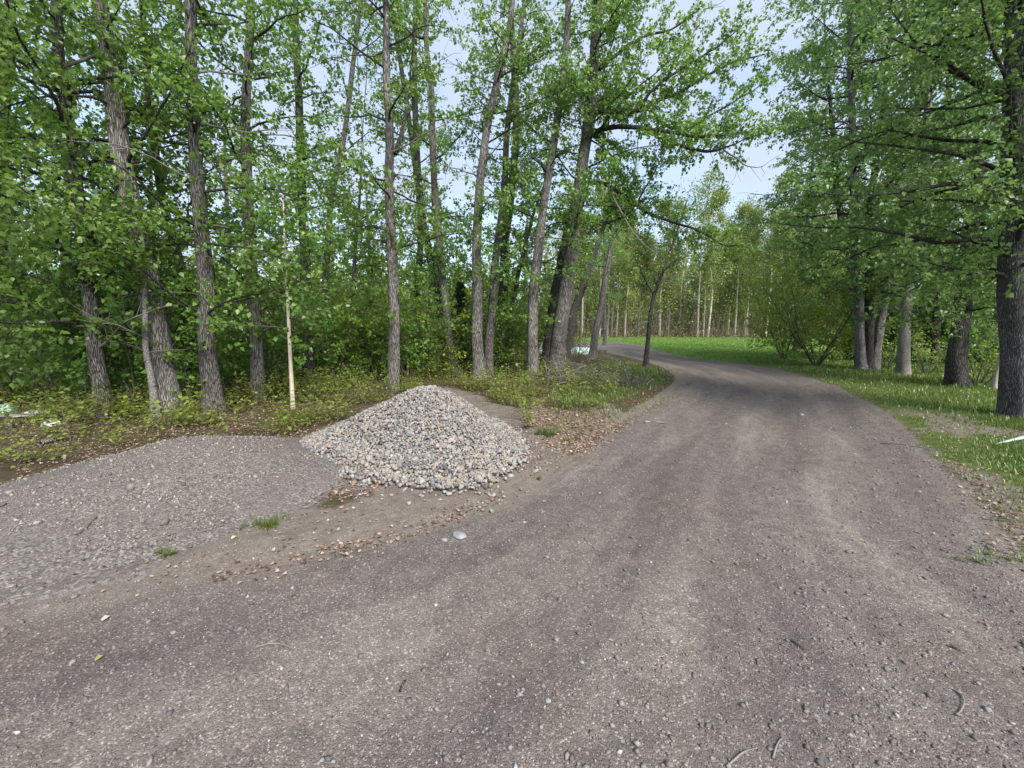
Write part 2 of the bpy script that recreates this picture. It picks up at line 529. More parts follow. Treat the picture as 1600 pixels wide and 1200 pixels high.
def masks(P):
    """road, lawn, litter, gravel, u, v at ground points"""
    dl, _ = seg_dist(P, left_e)
    dr, _ = seg_dist(P, right_e)
    _, v = seg_dist(P, mid_e)
    ins = inside(P, road_poly)
    dist = np.where(ins, 1, -1) * np.minimum(dl, dr)
    wob = (fbm(P[:, 0] * 1.7, P[:, 1] * 1.7, 3) - 0.5) * 0.5
    road = sstep(-0.42, 0.38, dist + 1.3 * wob)
    u = np.where(ins, dl / (dl + dr + 1e-6), np.where(dl < dr, -dl, 1 + dr))
    lawn = np.where(inside(P, right_side), np.where(ins, sstep(0.35, -0.1, dr - wob), sstep(-0.3, 0.2, dr + wob)), 0)
    fy = P[:, 1]
    patchy = sstep(0.40, 0.62, fbm(P[:, 0] * 1.1 + 4, P[:, 1] * 1.1, 17, 4) + 0.30 * sstep(0.6, 2.2, dr))
    lawn = np.where((fy < 9) & (P[:, 0] > 0), lawn * (patchy * (1 - 0) + (1 - patchy) * (0.15 + 0.85 * sstep(6.0, 9.0, fy))), lawn)
    lawn = lawn * (1 - 0.9 * sstep(43, 47, fy + 4 * (fbm(P[:, 0] * .2, P[:, 1] * .2, 8) - .5)))
    tipd, _ = seg_dist(P, np.vstack([TIP_POLY, TIP_POLY[:1]]))
    tip = np.where(inside(P, TIP_POLY), sstep(0.0, 0.7, tipd + wob), 0)
    lawn = np.maximum(lawn, tip * (0.22 + 0.5 * fbm(P[:, 0] * 1.2, P[:, 1] * 1.2, 77, 3)))
    ld, _ = seg_dist(P, np.vstack([LITTER_POLY, LITTER_POLY[:1]]))
    lit = np.where(inside(P, LITTER_POLY), sstep(-0.1, 0.5, ld + wob), 0)
    gd, _ = seg_dist(P, np.vstack([GRAVEL_POLY, GRAVEL_POLY[:1]]))
    gs = np.where(inside(P, GRAVEL_POLY), 1, -1) * gd
    grav = sstep(-0.5, 0.3, gs + 1.5 * wob)
    # bare sandy dirt beside the road, left of it
    shoulder = np.where(ins, 1.0, np.where(dl < dr, 1 - sstep(0.7, 1.5, dl + 2 * wob), 1 - sstep(0.0, 0.35, dr + wob)))
    near_left = (P[:, 0] < 2.0) & (P[:, 1] < 9)
    shoulder = np.where(near_left | ins, shoulder, shoulder * (1 - sstep(0.25, 0.6, dl)))
    nearr = (P[:, 0] > 1.0) & (P[:, 1] < 9) & ~ins
    shoulder = np.where(nearr, np.maximum(shoulder, 0.75 * (1 - sstep(0.8, 2.2, dr + wob))), shoulder)
    td, _ = seg_dist(P, np.vstack([TOE_POLY, TOE_POLY[:1]]))
    toe = np.where(inside(P, TOE_POLY), 1.0, 0.0) * sstep(0, 0.3, td + wob)
    shoulder = np.maximum(shoulder, toe * 0.95)
    return road, lawn, lit, grav, u, v, shoulder, dist


def gz(x, y):
    x, y = np.asarray(x, float), np.asarray(y, float)
    return 0.05 * (fbm(x * 0.35 + 5, y * 0.35, 21, 3) - 0.5) + 0.018 * (fbm(x * 2.1, y * 2.1, 25, 2) - 0.5)


def axis_steps(segs):
    out = []
    for a, b, n in segs:
        out.append(np.linspace(a, b, n, endpoint=False))
    return np.concatenate(out + [[segs[-1][1]]])


xs = axis_steps([(-300, -40, 14), (-40, -14, 26), (-14, -6, 50), (-6, 6, 150), (6, 14, 60), (14, 40, 30), (40, 300, 14)])
ys = axis_steps([(-40, -4, 10), (-4, 0.6, 14), (0.6, 6.0, 76), (6, 14, 70), (14, 32, 60), (32, 60, 40), (60, 400, 16)])
GX, GY = np.meshgrid(xs, ys)
GP = np.stack([GX.ravel(), GY.ravel()], 1)
m_road, m_lawn, m_lit, m_grav, m_u, m_v, m_sh, m_dist = masks(GP)
Z = gz(GP[:, 0], GP[:, 1])
rut = np.zeros(len(GP))
for c0, w0, h0 in ((0.22, 0.07, -0.022), (0.36, 0.06, 0.012), (0.52, 0.08, -0.018), (0.66, 0.06, 0.014), (0.80, 0.07, -0.02)):
    rut += h0 * np.exp(-((m_u - c0 - 0.03 * (vnoise(m_v * 0.4, m_v * 0, 5) - 0.5)) / w0) ** 2)
Z = Z + rut * m_road + 0.030 * m_road * (fbm(m_u * 14, m_v * 0.5, 31, 3) - 0.5)
Z = Z - 0.02 * m_road * sstep(0, 0.5, m_dist) + 0.025 * (1 - m_road) * sstep(0.05, 0.4, -m_dist) * (1 - m_grav)
GZ = Z.reshape(GX.shape)


def gh(x, y):
    """height of the built ground at x, y"""
    x, y = np.atleast_1d(np.asarray(x, float)), np.atleast_1d(np.asarray(y, float))
    i = np.clip(np.searchsorted(ys, y) - 1, 0, len(ys) - 2)
    j = np.clip(np.searchsorted(xs, x) - 1, 0, len(xs) - 2)
    fy = np.clip((y - ys[i]) / (ys[i + 1] - ys[i]), 0, 1)
    fx = np.clip((x - xs[j]) / (xs[j + 1] - xs[j]), 0, 1)
    return (GZ[i, j] * (1 - fx) + GZ[i, j + 1] * fx) * (1 - fy) + (GZ[i + 1, j] * (1 - fx) + GZ[i + 1, j + 1] * fx) * fy


def earth_mat():
    m, nt, out = new_mat('earth')

    def at(n):
        return nd(nt, 'ShaderNodeAttribute', attribute_name=n).outputs['Fac']
    P = objco(nt)
    u, v = at('u'), at('v')
    cmb = nd(nt, 'ShaderNodeCombineXYZ', {0: math_(nt, 'MULTIPLY', u, 5.5), 1: math_(nt, 'MULTIPLY', v, 0.22), 2: 0.0})
    streak = noise(nt, 1.0, 6, 0.62, cmb.outputs[0])
    cmb2 = nd(nt, 'ShaderNodeCombineXYZ', {0: math_(nt, 'MULTIPLY', u, 26.0), 1: math_(nt, 'MULTIPLY', v, 0.6), 2: 3.0})
    streak2 = noise(nt, 1.0, 5, 0.6, cmb2.outputs[0])
    patch = noise(nt, 0.9, 5, 0.6, P)
    mid = noise(nt, 7.0, 6, 0.65, P)
    fine = noise(nt, 60.0, 4, 0.7, P)
    vor = nd(nt, 'ShaderNodeTexVoronoi', {'Scale': 135.0, 'Vector': P})
    vor2 = nd(nt, 'ShaderNodeTexVoronoi', {'Scale': 42.0, 'Vector': P})
    cell = nd(nt, 'ShaderNodeSeparateColor', {'Color': vor.outputs['Color']})
    cell2 = nd(nt, 'ShaderNodeSeparateColor', {'Color': vor2.outputs['Color']})
    # road: packed dark grit with lighter worn bands and rusty earth
    road = ramp(nt, streak, [(0.28, (0.094, 0.081, 0.075)), (0.43, (0.111, 0.096, 0.089)), (0.54, (0.138, 0.120, 0.109)), (0.67, (0.200, 0.173, 0.150))])
    road = mixc(nt, ramp(nt, streak2, [(0.45, 0.0), (0.7, 0.4)]), road, (0.172, 0.147, 0.130))
    road = mixc(nt, ramp(nt, patch, [(0.52, 0.0), (0.72, 0.55)]), road, (0.126, 0.092, 0.075))
    road = mixc(nt, 1.0, road, ramp(nt, mid, [(0.25, 0.72), (0.75, 1.25)]), 'MULTIPLY')
    grain = ramp(nt, cell.outputs[0], [(0, 0.58), (0.45, 0.95), (0.88, 1.2), (0.93, 1.7), (1.0, 2.6)])
    road = mixc(nt, 0.85, road, grain, 'MULTIPLY')
    crumb = ramp(nt, noise(nt, 28.0, 4, 0.7, P), [(0.62, 0.0), (0.70, 1.0)])
    where = ramp(nt, noise(nt, 2.2, 3, 0.6, P), [(0.50, 0.0), (0.62, 0.75)])
    road = mixc(nt, math_(nt, 'MULTIPLY', crumb, where), road, (0.066, 0.034, 0.028))
    peb = math_(nt, 'MULTIPLY', ramp(nt, cell2.outputs[1], [(0.965, 0.0), (0.97, 1.0)]), ramp(nt, vor2.outputs['Distance'], [(0.28, 1.0), (0.36, 0.0)]))
    road = mixc(nt, math_(nt, 'MULTIPLY', peb, 0.8), road, (0.27, 0.255, 0.235))
    # sandy shoulder
    dirt = ramp(nt, mid, [(0.25, (0.118, 0.097, 0.081)), (0.5, (0.170, 0.145, 0.123)), (0.8, (0.218, 0.192, 0.164))])
    dirt = mixc(nt, 0.6, dirt, grain, 'MULTIPLY')
    dirt = mixc(nt, ramp(nt, streak2, [(0.4, 0.0), (0.65, 0.5)]), dirt, (0.115, 0.093, 0.079))
    # crushed gravel spread
    grv = mixc(nt, 0.9, (0.152, 0.136, 0.125), ramp(nt, cell2.outputs[0], [(0, 0.55), (0.6, 1.0), (0.9, 1.5), (1, 2.1)]), 'MULTIPLY')
    grv = mixc(nt, 1.0, grv, ramp(nt, mid, [(0.25, 0.75), (0.75, 1.2)]), 'MULTIPLY')
    # forest floor, lawn, litter
    floor_ = ramp(nt, mid, [(0.25, (0.028, 0.021, 0.014)), (0.5, (0.075, 0.052, 0.034)), (0.8, (0.14, 0.10, 0.065))])
    floor_ = mixc(nt, ramp(nt, patch, [(0.45, 0.0), (0.65, 0.6)]), floor_, (0.055, 0.065, 0.022))
    lawn = ramp(nt, mid, [(0.25, (0.047, 0.064, 0.017)), (0.55, (0.078, 0.109, 0.025)), (0.8, (0.128, 0.140, 0.044))])
    lawn = mixc(nt, ramp(nt, patch, [(0.55, 0.0), (0.75, 0.6)]), lawn, (0.13, 0.115, 0.062))
    lawn = mixc(nt, math_(nt, 'MULTIPLY', at('sunlit_lush'), 0.55), lawn, ramp(nt, mid, [(0.25, (0.085, 0.165, 0.026)), (0.75, (0.16, 0.27, 0.05))]))  # far lawn: fresher green, with sunlight painted into the colour by distance
    lit = ramp(nt, cell2.outputs[0], [(0, (0.098, 0.061, 0.044)), (0.5, (0.170, 0.123, 0.092)), (1, (0.281, 0.221, 0.174))])
    br = math_(nt, 'MULTIPLY', math_(nt, 'SUBTRACT', mid, 0.5), 0.9)
    br2 = math_(nt, 'MULTIPLY', math_(nt, 'SUBTRACT', fine, 0.5), 0.5)
    bb = math_(nt, 'ADD', br, br2)

    def soft(n):
        return ramp(nt, math_(nt, 'ADD', at(n), bb), [(0.35, 0.0), (0.65, 1.0)])
    col = mixc(nt, soft('shoulder'), floor_, dirt)
    col = mixc(nt, soft('lawn'), col, lawn)
    col = mixc(nt, soft('litter'), col, lit)
    col = mixc(nt, soft('gravel'), col, grv)
    col = mixc(nt, soft('road'), col, road)
    p = nd(nt, 'ShaderNodeBsdfPrincipled', {'Base Color': col, 'Roughness': 0.92, 'Specular IOR Level': 0.15})
    h = math_(nt, 'ADD', math_(nt, 'MULTIPLY', vor.outputs['Distance'], -0.5), math_(nt, 'MULTIPLY', mid, 1.2))
    h = math_(nt, 'ADD', h, math_(nt, 'MULTIPLY', fine, 0.5))
    b = nd(nt, 'ShaderNodeBump', {'Strength': 0.75, 'Distance': 0.012, 'Height': h})
    nt.links.new(b.outputs[0], p.inputs['Normal'])
    nt.links.new(p.outputs[0], out.inputs['Surface'])
    return m


M['earth'] = earth_mat()
ny, nx = GX.shape
ii, jj = np.meshgrid(np.arange(ny - 1), np.arange(nx - 1), indexing='ij')
quads = np.stack([ii * nx + jj, ii * nx + jj + 1, (ii + 1) * nx + jj + 1, (ii + 1) * nx + jj], -1).reshape(-1, 4)
fr, fl = m_road[quads].mean(1), m_lawn[quads].mean(1)
cls = np.where(fr > 0.5, 1, np.where(fl > 0.5, 2, 0))
GV = np.stack([GP[:, 0], GP[:, 1], Z], 1)
for k, nm in ((0, 'ground'), (1, 'gravel_road'), (2, 'lawn')):
    qq = quads[cls == k]
    used, inv = np.unique(qq, return_inverse=True)
    mb = MB()
    mb.add(GV[used], inv.reshape(-1, 4))
    o = mb.build(nm, M['earth'], kind='structure')
    for an, arr in (('road', m_road), ('lawn', m_lawn), ('litter', m_lit), ('gravel', m_grav), ('u', m_u), ('v', m_v), ('shoulder', m_sh), ('sunlit_lush', sstep(13, 19, GP[:, 1]))):
        a = o.data.attributes.new(an, 'FLOAT', 'POINT')
        a.data.foreach_set('value', arr[used].astype(np.float32))

# ------------------------------------------------------------------ trees
UP = np.array([0, 0, 1.0])


def wander(p, d, L, n, g, sag=0.0, wob=0.16):
    """a branch: n points from p along d, length L, sagging and wandering"""
    pts, d = [np.array(p, float)], unit(d)
    for k in range(n - 1):
        pts.append(pts[-1] + d * L / (n - 1))
        d = unit(d + g.normal(size=3) * wob + UP * sag / (n - 1))
    return np.array(pts)


def tufts(mb, pos, dirs, g, per=6, size=0.075, droop=0.5, shape=LEAF4, spread=0.05):
    """little sprays of leaves at the shoots of a twig"""
    m = len(pos)
    if not m:
        return
    P = np.repeat(pos, per, 0) + g.normal(size=(m * per, 3)) * spread
    A = np.repeat(dirs, per, 0) * 0.5 + rdir(m * per, g) * 0.9 - UP * droop
    N = rdir(m * per, g) * 0.75 + UP * 0.75 + np.array([0, -0.25, 0])
    s = size * g.uniform(0.42, 1.35, m * per)
    leaves(mb, P, A, N, s, shape)


def foliate(limb, rlimb, g, wood, crown, twig_gap=0.17, twig_len=(0.3, 0.85), per=6, size=0.075, droop=0.5, shape=LEAF4, start=0.2, bare=False, spread=0.05):
    """side twigs on a limb polyline, with leaves"""
    seg = np.linalg.norm(np.diff(limb, axis=0), axis=1)
    s = np.concatenate([[0], np.cumsum(seg)])
    L = s[-1]
    k = max(2, int(L * (1 - start) / twig_gap))
    T, D = [], []
    for q in np.linspace(start, 1.0, k):
        i = min(len(seg) - 1, int(np.searchsorted(s, q * L) - 1))
        i = max(i, 0)
        f = np.clip((q * L - s[i]) / (seg[i] + 1e-9), 0, 1)
        p = limb[i] * (1 - f) + limb[i + 1] * f
        d = unit(limb[i + 1] - limb[i])
        side = unit(np.cross(d, rdir(1, g)[0]))
        if q == 1.0:
            dd = d
        else:
            dd = unit(d * g.uniform(0.3, 0.9) + side * g.uniform(0.6, 1.1) + UP * g.uniform(-0.1, 0.3))
        ln = g.uniform(*twig_len) * (1.1 - 0.35 * q)
        tw = wander(p, dd, ln, 3, g, sag=-0.25, wob=0.25)
        tube(wood, tw, np.linspace(min(0.006, rlimb * 0.6), 0.0022, 3), 3, cap=False)
        if bare:
            continue
        nt_ = max(2, int(ln / 0.17))
        for w in np.linspace(0.35, 1.0, nt_):
            x = w * 2
            i2 = min(1, int(x))
            T.append(tw[i2] * (1 - (x - i2)) + tw[i2 + 1] * (x - i2))
            D.append(unit(tw[i2 + 1] - tw[i2]))
    if T:
        tufts(crown, np.array(T), np.array(D), g, per, size, droop, shape, spread)


def make_tree(name, label, cat, px, wpx, seed, group=None, mat='bark', leafm='leaf', h0=1.2, n_limb=22, limb=(1.0, 2.3), top=None,
              size=0.080, per=12, shape=LEAF4, gap=0.13, rise=(0.0, 0.7), bias=None, biasw=0.0, extra=(), lean=0.0, taper=0.35, sides=16, flare=0.6,
              fork=None, dead=0.12, sag=-0.15, Y=None, droop=0.5, profile=None, sprout=18):
    """px: trunk centre line in the photo from the foot up; wpx: width there at the foot"""
    g = np.random.default_rng(seed)
    base = gp(*px[0]) if Y is None else dp(px[0][0], px[0][1], Y)
    Y0 = base[1]
    seen = CAM_H + 0.69 * Y0                     # the frame's upper edge at that distance
    if top is None:
        top = seen + 1.6
    base[2] = gh(base[0], base[1])[0] if Y is None else 0.0
    pts = [base]
    for p in px[1:]:
        q = dp(p[0], p[1], Y0)
        q[1] += lean * q[2]
        if lean:
            q = dp(p[0], p[1], q[1])
        pts.append(q)
    d = unit(pts[-1] - pts[-2])
    while pts[-1][2] < top - 0.6:
        d = unit(d + UP * 0.15)
        pts.append(pts[-1] + d * min(1.6, top - pts[-1][2]))
    pts = np.array(pts)
    pts[0, 2] -= 0.12
    n = max(14, int((pts[-1, 2]) / 0.16)) if sides > 8 else 16
    tr = spline(pts, n)
    loc = base.copy()
    zc = CP * Y0 - SP * (0.6 - CAM_H)
    r0 = wpx * zc / F_PX / 2
    hh = np.clip(tr[:, 2] / top, 0, 1)
    rad = r0 * (1 - (1 - taper) * hh ** 0.9)
    rad *= np.where(hh > 0.8, 1 - 0.6 * (hh - 0.8) / 0.2, 1)
    root = thing(name, label, cat, loc, group)
    mb = MB()
    tube(mb, tr - loc + np.stack([0.05 * (vnoise(tr[:, 2] * 0.9, tr[:, 2] * 0, seed) - 0.5), 0.05 * (vnoise(tr[:, 2] * 0.9, tr[:, 2] * 0 + 5, seed) - 0.5), 0 * tr[:, 2]], 1) * np.clip(tr[:, 2:3], 0, 1), rad, sides, 0.15, seed, flare=flare)
    mb.build('trunk', M[mat], root)
    crown = MB()
    zs = tr[:, 2]
    n_limb = int(n_limb * 1.15)
    hs = np.sort(h0 + (min(top, zs.max(), seen + 0.7) - h0) * g.uniform(0, 1, n_limb) ** 0.95)
    az = g.uniform(0, 6.28)
    jobs, hero = [], []
    for h in hs:
        i = int(np.clip(np.searchsorted(zs, h), 1, n - 1))
        p = tr[i]
        az += 2.4 + g.uniform(-0.5, 0.5)
        d = np.array([math.cos(az), math.sin(az), 0])
        if bias is not None:
            d = unit(d + np.array(bias) * biasw * g.uniform(0.3, 1.3))
        d = unit(d + UP * g.uniform(*rise))
        f = (h - h0) / (top - h0 + 1e-6)
        L = g.uniform(*limb) * (profile(f) if profile else (0.75 + 0.35 * math.sin(math.pi * min(1, f + 0.15))))
        jobs.append((wander(p, d, L, 7, g, sag=sag + g.uniform(-.25, .35)), min(rad[i] * 0.42, 0.008 + 0.010 * L), g.uniform() < dead))
    for e in extra:
        pl = [dp(a[0], a[1], Y0 + (a[2] if len(a) > 2 else 0)) for a in e['px']]
        hero.append(len(jobs))
        jobs.append((spline(pl, e.get('n', 14)) + g.normal(size=(e.get('n', 14), 3)) * 0.012, e['w'] * 0.8 * zc / F_PX / 2, e.get('bare', False)))
    if sprout:
        wood = MB()
        for _ in range(sprout):
            h = g.uniform(max(0.8, h0 * 0.6), min(top, 8.5))
            i = int(np.clip(np.searchsorted(zs, h), 1, n - 1))
            a = g.uniform(0, 6.28)
            d = np.array([math.cos(a), math.sin(a), g.uniform(-0.2, 0.6)])
            P = wander(tr[i] + unit(d * np.array([1, 1, 0])) * rad[i] * 0.8, d, g.uniform(0.2, 0.55), 4, g, -0.3, 0.2) - loc
            tube(wood, P, np.linspace(0.006, 0.0025, 4), 3, cap=False)
            T = np.array([P[1], (P[1] + P[2]) / 2, P[2], P[3], (P[2] + P[3]) / 2])
            tufts(crown, T[1:4], np.repeat([unit(P[3] - P[0])], 3, 0), g, per, size, droop, shape)
        for _ in range(10):
            h = g.uniform(0.7, min(top, 7.5))
            i = int(np.clip(np.searchsorted(zs, h), 1, n - 1))
            a = g.uniform(0, 6.28)
            d = np.array([math.cos(a), math.sin(a), g.uniform(-0.3, 0.4)])
            P = wander(tr[i] + unit(d * np.array([1, 1, 0])) * rad[i] * 0.75, d, g.uniform(0.06, 0.3) + rad[i] * 0.3, 3, g, 0, 0.15) - loc
            tube(wood, P, np.linspace(0.013, 0.006, 3) * g.uniform(0.5, 1.2), 5)
        wood.build('sprouts', M['twig'], root, kind='stuff')
    for ji, (P, r1, isdead) in enumerate(jobs):
        wood = MB()
        P = P - loc
        rr = np.linspace(r1, max(0.004, r1 * 0.22), len(P))
        tube(wood, P, rr, 7 if r1 > 0.03 else 5, 0.08, seed)
        foliate(P, r1, g, wood, crown, gap * (1.6 if isdead else (0.7 if ji in hero else 1)), (0.35, 1.15) if ji in hero else (0.3, 0.8), per=per, size=size, droop=droop, shape=shape, bare=isdead)
        o = wood.build('limb', M['twig_grey'] if isdead and r1 < 0.03 else (M['bark_dark'] if r1 > 0.02 else M['twig']), root)
        if isdead and r1 < 0.03:
            o['label'] = 'leafless dead limb'
    if crown.n:
        crown.build('crown', M[leafm], root, smooth=False)
    return root


G_ST = 'poplars standing behind the two piles'
near = dict(size=0.078, per=12)
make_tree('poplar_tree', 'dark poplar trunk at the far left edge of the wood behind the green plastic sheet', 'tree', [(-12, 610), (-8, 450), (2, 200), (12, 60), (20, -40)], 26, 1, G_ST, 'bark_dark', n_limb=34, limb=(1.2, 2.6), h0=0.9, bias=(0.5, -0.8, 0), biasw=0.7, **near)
make_tree('poplar_tree', 'grey leaf-hidden poplar between the white litter and the split leaning poplar', 'tree', [(166, 652), (152, 560), (140, 480), (128, 370), (112, 240), (95, 100), (85, -20)], 22, 2, G_ST, 'bark', n_limb=36, limb=(1.2, 2.6), h0=0.7, bias=(-0.4, -0.8, 0), biasw=0.7, **near)
make_tree('poplar_tree', 'thick poplar leaning left with pale split bark, behind the left end of the gravel mound', 'tree', [(268, 648), (250, 560), (240, 490), (225, 410), (205, 320), (190, 230), (172, 110), (155, -20)], 38, 3, G_ST, 'bark', n_limb=24, limb=(1.1, 2.3), h0=1.6, bias=(-0.8, 0.3, 0), biasw=0.6, flare=0.15, **near)
make_tree('poplar_tree', 'slim pale stem close beside the leaning split poplar', 'tree', [(243, 655), (237, 590), (230, 540), (228, 470)], 11, 31, G_ST, 'bark_light', n_limb=8, limb=(0.4, 0.9), h0=0.9, top=3.2, **near)
make_tree('poplar_tree', 'thin dark forked poplar between the split leaning trunk and the tall straight trunk', 'tree', [(302, 628), (297, 550), (288, 470), (280, 410), (266, 355), (250, 290), (238, 200), (228, 80)], 15, 4, G_ST, 'bark_dark', n_limb=20, limb=(0.8, 1.8), h0=1.2, extra=[dict(px=[(278, 400), (290, 350), (300, 300, .3)], w=8)])
make_tree('poplar_tree', 'tall straight grey poplar behind the peak of the gravel mound', 'tree', [(335, 646), (327, 560), (321, 460), (314, 350), (306, 250), (300, 120), (297, -20)], 27, 5, G_ST, 'bark', n_limb=26, limb=(0.9, 2.0), h0=1.3, **near)
make_tree('poplar_tree', 'straight grey poplar just left of the white birch stem', 'tree', [(403, 628), (401, 520), (391, 370), (385, 220), (388, 100), (391, -20)], 20, 6, G_ST, 'bark', n_limb=24, limb=(0.8, 1.9), h0=1.2)
make_tree('birch_tree', 'thin cream-white birch sapling standing alone at the edge of the low plants', 'tree', [(458, 642), (455, 570), (451, 500), (446, 430), (444, 370), (441, 300)], 7.0, 7, None, 'bark_birch', n_limb=22, limb=(0.5, 1.3), h0=1.3, top=4.4, flare=0.1, per=8, size=0.08, taper=0.2)
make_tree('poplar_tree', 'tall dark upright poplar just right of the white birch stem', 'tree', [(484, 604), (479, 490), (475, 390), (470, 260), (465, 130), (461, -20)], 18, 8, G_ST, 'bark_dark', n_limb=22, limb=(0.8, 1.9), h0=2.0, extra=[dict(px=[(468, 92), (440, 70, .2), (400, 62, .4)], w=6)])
make_tree('poplar_tree', 'slender poplar bending right near its bare dead top twigs', 'tree', [(506, 588), (510, 500), (511, 410), (518, 310), (536, 220), (550, 110), (562, 20), (568, -60)], 12, 9, G_ST, 'bark', n_limb=20, limb=(0.7, 1.6), h0=2.2, dead=0.35)
make_tree('poplar_tree', 'straight grey poplar directly behind the left slope of the pebble heap', 'tree', [(614, 614), (616, 500), (612, 390), (609, 280), (606, 150), (603, 50), (600, -40)], 19, 10, G_ST, 'bark', n_limb=24, limb=(0.8, 1.9), h0=2.0, extra=[dict(px=[(618, 240), (632, 190, .2), (640, 130, .3), (648, 40, .3)], w=9)])
make_tree('poplar_tree', 'slim dark poplar set back right of the trunk at the pebble heap', 'tree', [(650, 574), (652, 460), (657, 380), (652, 290), (640, 200), (622, 80), (610, -40)], 12, 11, G_ST, 'bark_dark', n_limb=20, limb=(0.9, 1.9), h0=2.0)
make_tree('poplar_tree', 'poplar curving left and crossing its twin above the pebble heap', 'tree', [(716, 588), (704, 540), (696, 480), (688, 390), (680, 290), (676, 200), (670, 100), (660, -40)], 14, 12, G_ST, 'bark', n_limb=22, limb=(0.8, 1.9), h0=2.2, extra=[dict(px=[(673, 60), (650, 58, .2), (625, 50, .3), (600, 30, .5)], w=6)])
make_tree('poplar_tree', 'darker twin stem crossing behind the curved poplar', 'tree', [(708, 580), (697, 530), (684, 460), (672, 400), (660, 340), (652, 260), (648, 130), (650, -20)], 14, 13, G_ST, 'bark_dark', n_limb=18, limb=(0.8, 1.8), h0=2.3)
make_tree('poplar_tree', 'straight pale-footed poplar behind the right slope of the pebble heap', 'tree', [(749, 594), (746, 500), (745, 410), (748, 310), (756, 240), (766, 180), (778, 120), (795, 40), (806, -40)], 18, 14, G_ST, 'bark', n_limb=22, limb=(0.8, 1.9), h0=2.3, dead=0.3)
make_tree('poplar_tree', 'leaning grey stem touching the right side of the pale-footed poplar', 'tree', [(762, 592), (768, 500), (775, 400), (785, 320), (790, 250), (797, 170), (812, 60), (822, -40)], 15, 15, G_ST, 'bark', n_limb=18, limb=(0.8, 1.8), h0=2.4, lean=0.06)
make_tree('poplar_tree', 'dark trunk forking low behind the pair of touching stems', 'tree', [(782, 574), (784, 510), (787, 440), (790, 370), (800, 290), (806, 190), (800, 60), (798, -30)], 17, 16, G_ST, 'bark_dark', n_limb=18, limb=(0.9, 1.8), h0=2.4, extra=[dict(px=[(788, 540), (797, 490), (812, 420), (826, 360), (842, 310), (862, 262)], w=12)])
make_tree('poplar_tree', 'upright grey poplar left of the dead-branch pile', 'tree', [(832, 594), (833, 490), (838, 410), (846, 340), (858, 260), (868, 200), (880, 110), (886, 20), (890, -60)], 18, 17, G_ST, 'bark', n_limb=20, limb=(0.8, 1.9), h0=2.3,
          extra=[dict(px=[(856, 270), (832, 245, -.3), (815, 265, -.6), (808, 300, -.8)], w=7), dict(px=[(862, 60), (840, 75), (812, 100), (796, 112)], w=7)])
make_tree('poplar_tree', 'dark trunk leaning right behind the big scarred poplar', 'tree', [(851, 578), (862, 490), (873, 430), (886, 370), (903, 290), (915, 200), (925, 80), (930, -40)], 17, 18, G_ST, 'bark_dark', n_limb=16, limb=(0.9, 1.9), h0=2.4, lean=0.05)
make_tree('poplar_tree', 'big scarred grey poplar leaning right with heavy limbs reaching over the drive', 'tree', [(866, 592), (877, 500), (892, 400), (903, 310), (913, 240), (922, 190), (926, 120), (932, 40), (940, -40)], 26, 19, G_ST, 'bark', n_limb=36, limb=(1.1, 2.4), h0=3.2, bias=(1.0, -0.1, 0), biasw=0.7, per=16, dead=0.2, gap=0.12,
          extra=[dict(px=[(918, 215), (935, 205), (955, 198, -.2), (1000, 200, -.4), (1050, 207, -.6), (1090, 214, -.6), (1140, 210, -.7), (1185, 205, -.8)], w=11, n=22),
                 dict(px=[(926, 175), (960, 174, -.2), (1000, 172, -.3), (1030, 155, -.2), (1060, 145, 0), (1100, 120, .2), (1150, 95, .3), (1195, 85, .4)], w=10, n=22),
                 dict(px=[(1010, 201, -.4), (1035, 215, -.6), (1065, 228, -.8), (1100, 236, -.9), (1130, 232, -1), (1160, 220, -1)], w=9, n=16),
                 dict(px=[(1020, 172, -.3), (1032, 190, -.2), (1060, 200, 0), (1110, 180, .3), (1160, 150, .5), (1200, 130, .6)], w=7, n=16),
                 dict(px=[(1000, 172, -.3), (1020, 140, -.5), (1060, 110, -.6), (1110, 80, -.6), (1150, 50, -.6)], w=7, n=16),
                 dict(px=[(905, 290), (940, 285, .1), (975, 305, .2), (1010, 330, .3), (1045, 345, .3), (1090, 360, .2), (1125, 380, .1), (1165, 385, 0)], w=9, n=20),
                 dict(px=[(908, 330), (935, 348, .1), (960, 345, .2), (985, 330, .3), (1010, 290, .3), (1040, 240, .3)], w=8, n=14),
                 dict(px=[(950, 290), (970, 330, -.2), (1000, 375, -.3), (1030, 400, -.4)], w=4, n=10, bare=True),
                 dict(px=[(935, 110), (970, 80, .2), (1010, 55, .3), (1050, 45, .4), (1085, 20, .5)], w=8, n=16),
                 dict(px=[(1080, 60, .4), (1095, 20, .5), (1115, 10, .6), (1135, 0, .6)], w=3, n=10, bare=True),
                 dict(px=[(1140, 210, -.7), (1180, 207, -.8), (1210, 195, -.8), (1235, 205, -.9)], w=3, n=10, bare=True),
                 dict(px=[(1130, 233, -1), (1160, 255, -1), (1185, 262, -1), (1205, 250, -1)], w=3, n=10, bare=True)])
make_tree('poplar_tree', 'short leaning dark poplar behind the big scarred trunk', 'tree', [(888, 548), (897, 490), (917, 430), (937, 370), (950, 330), (956, 280), (960, 220)], 15, 20, G_ST, 'bark_dark', n_limb=16, limb=(0.8, 1.8), h0=3.0, top=8, dead=0.3)
make_tree('poplar_tree', 'thin poplar rising behind the dead-branch pile', 'tree', [(924, 562), (936, 495), (947, 430), (957, 370), (972, 330), (990, 280), (1000, 200)], 12, 21, G_ST, 'bark', n_limb=16, limb=(0.8, 1.8), h0=2.8, top=8, dead=0.3)
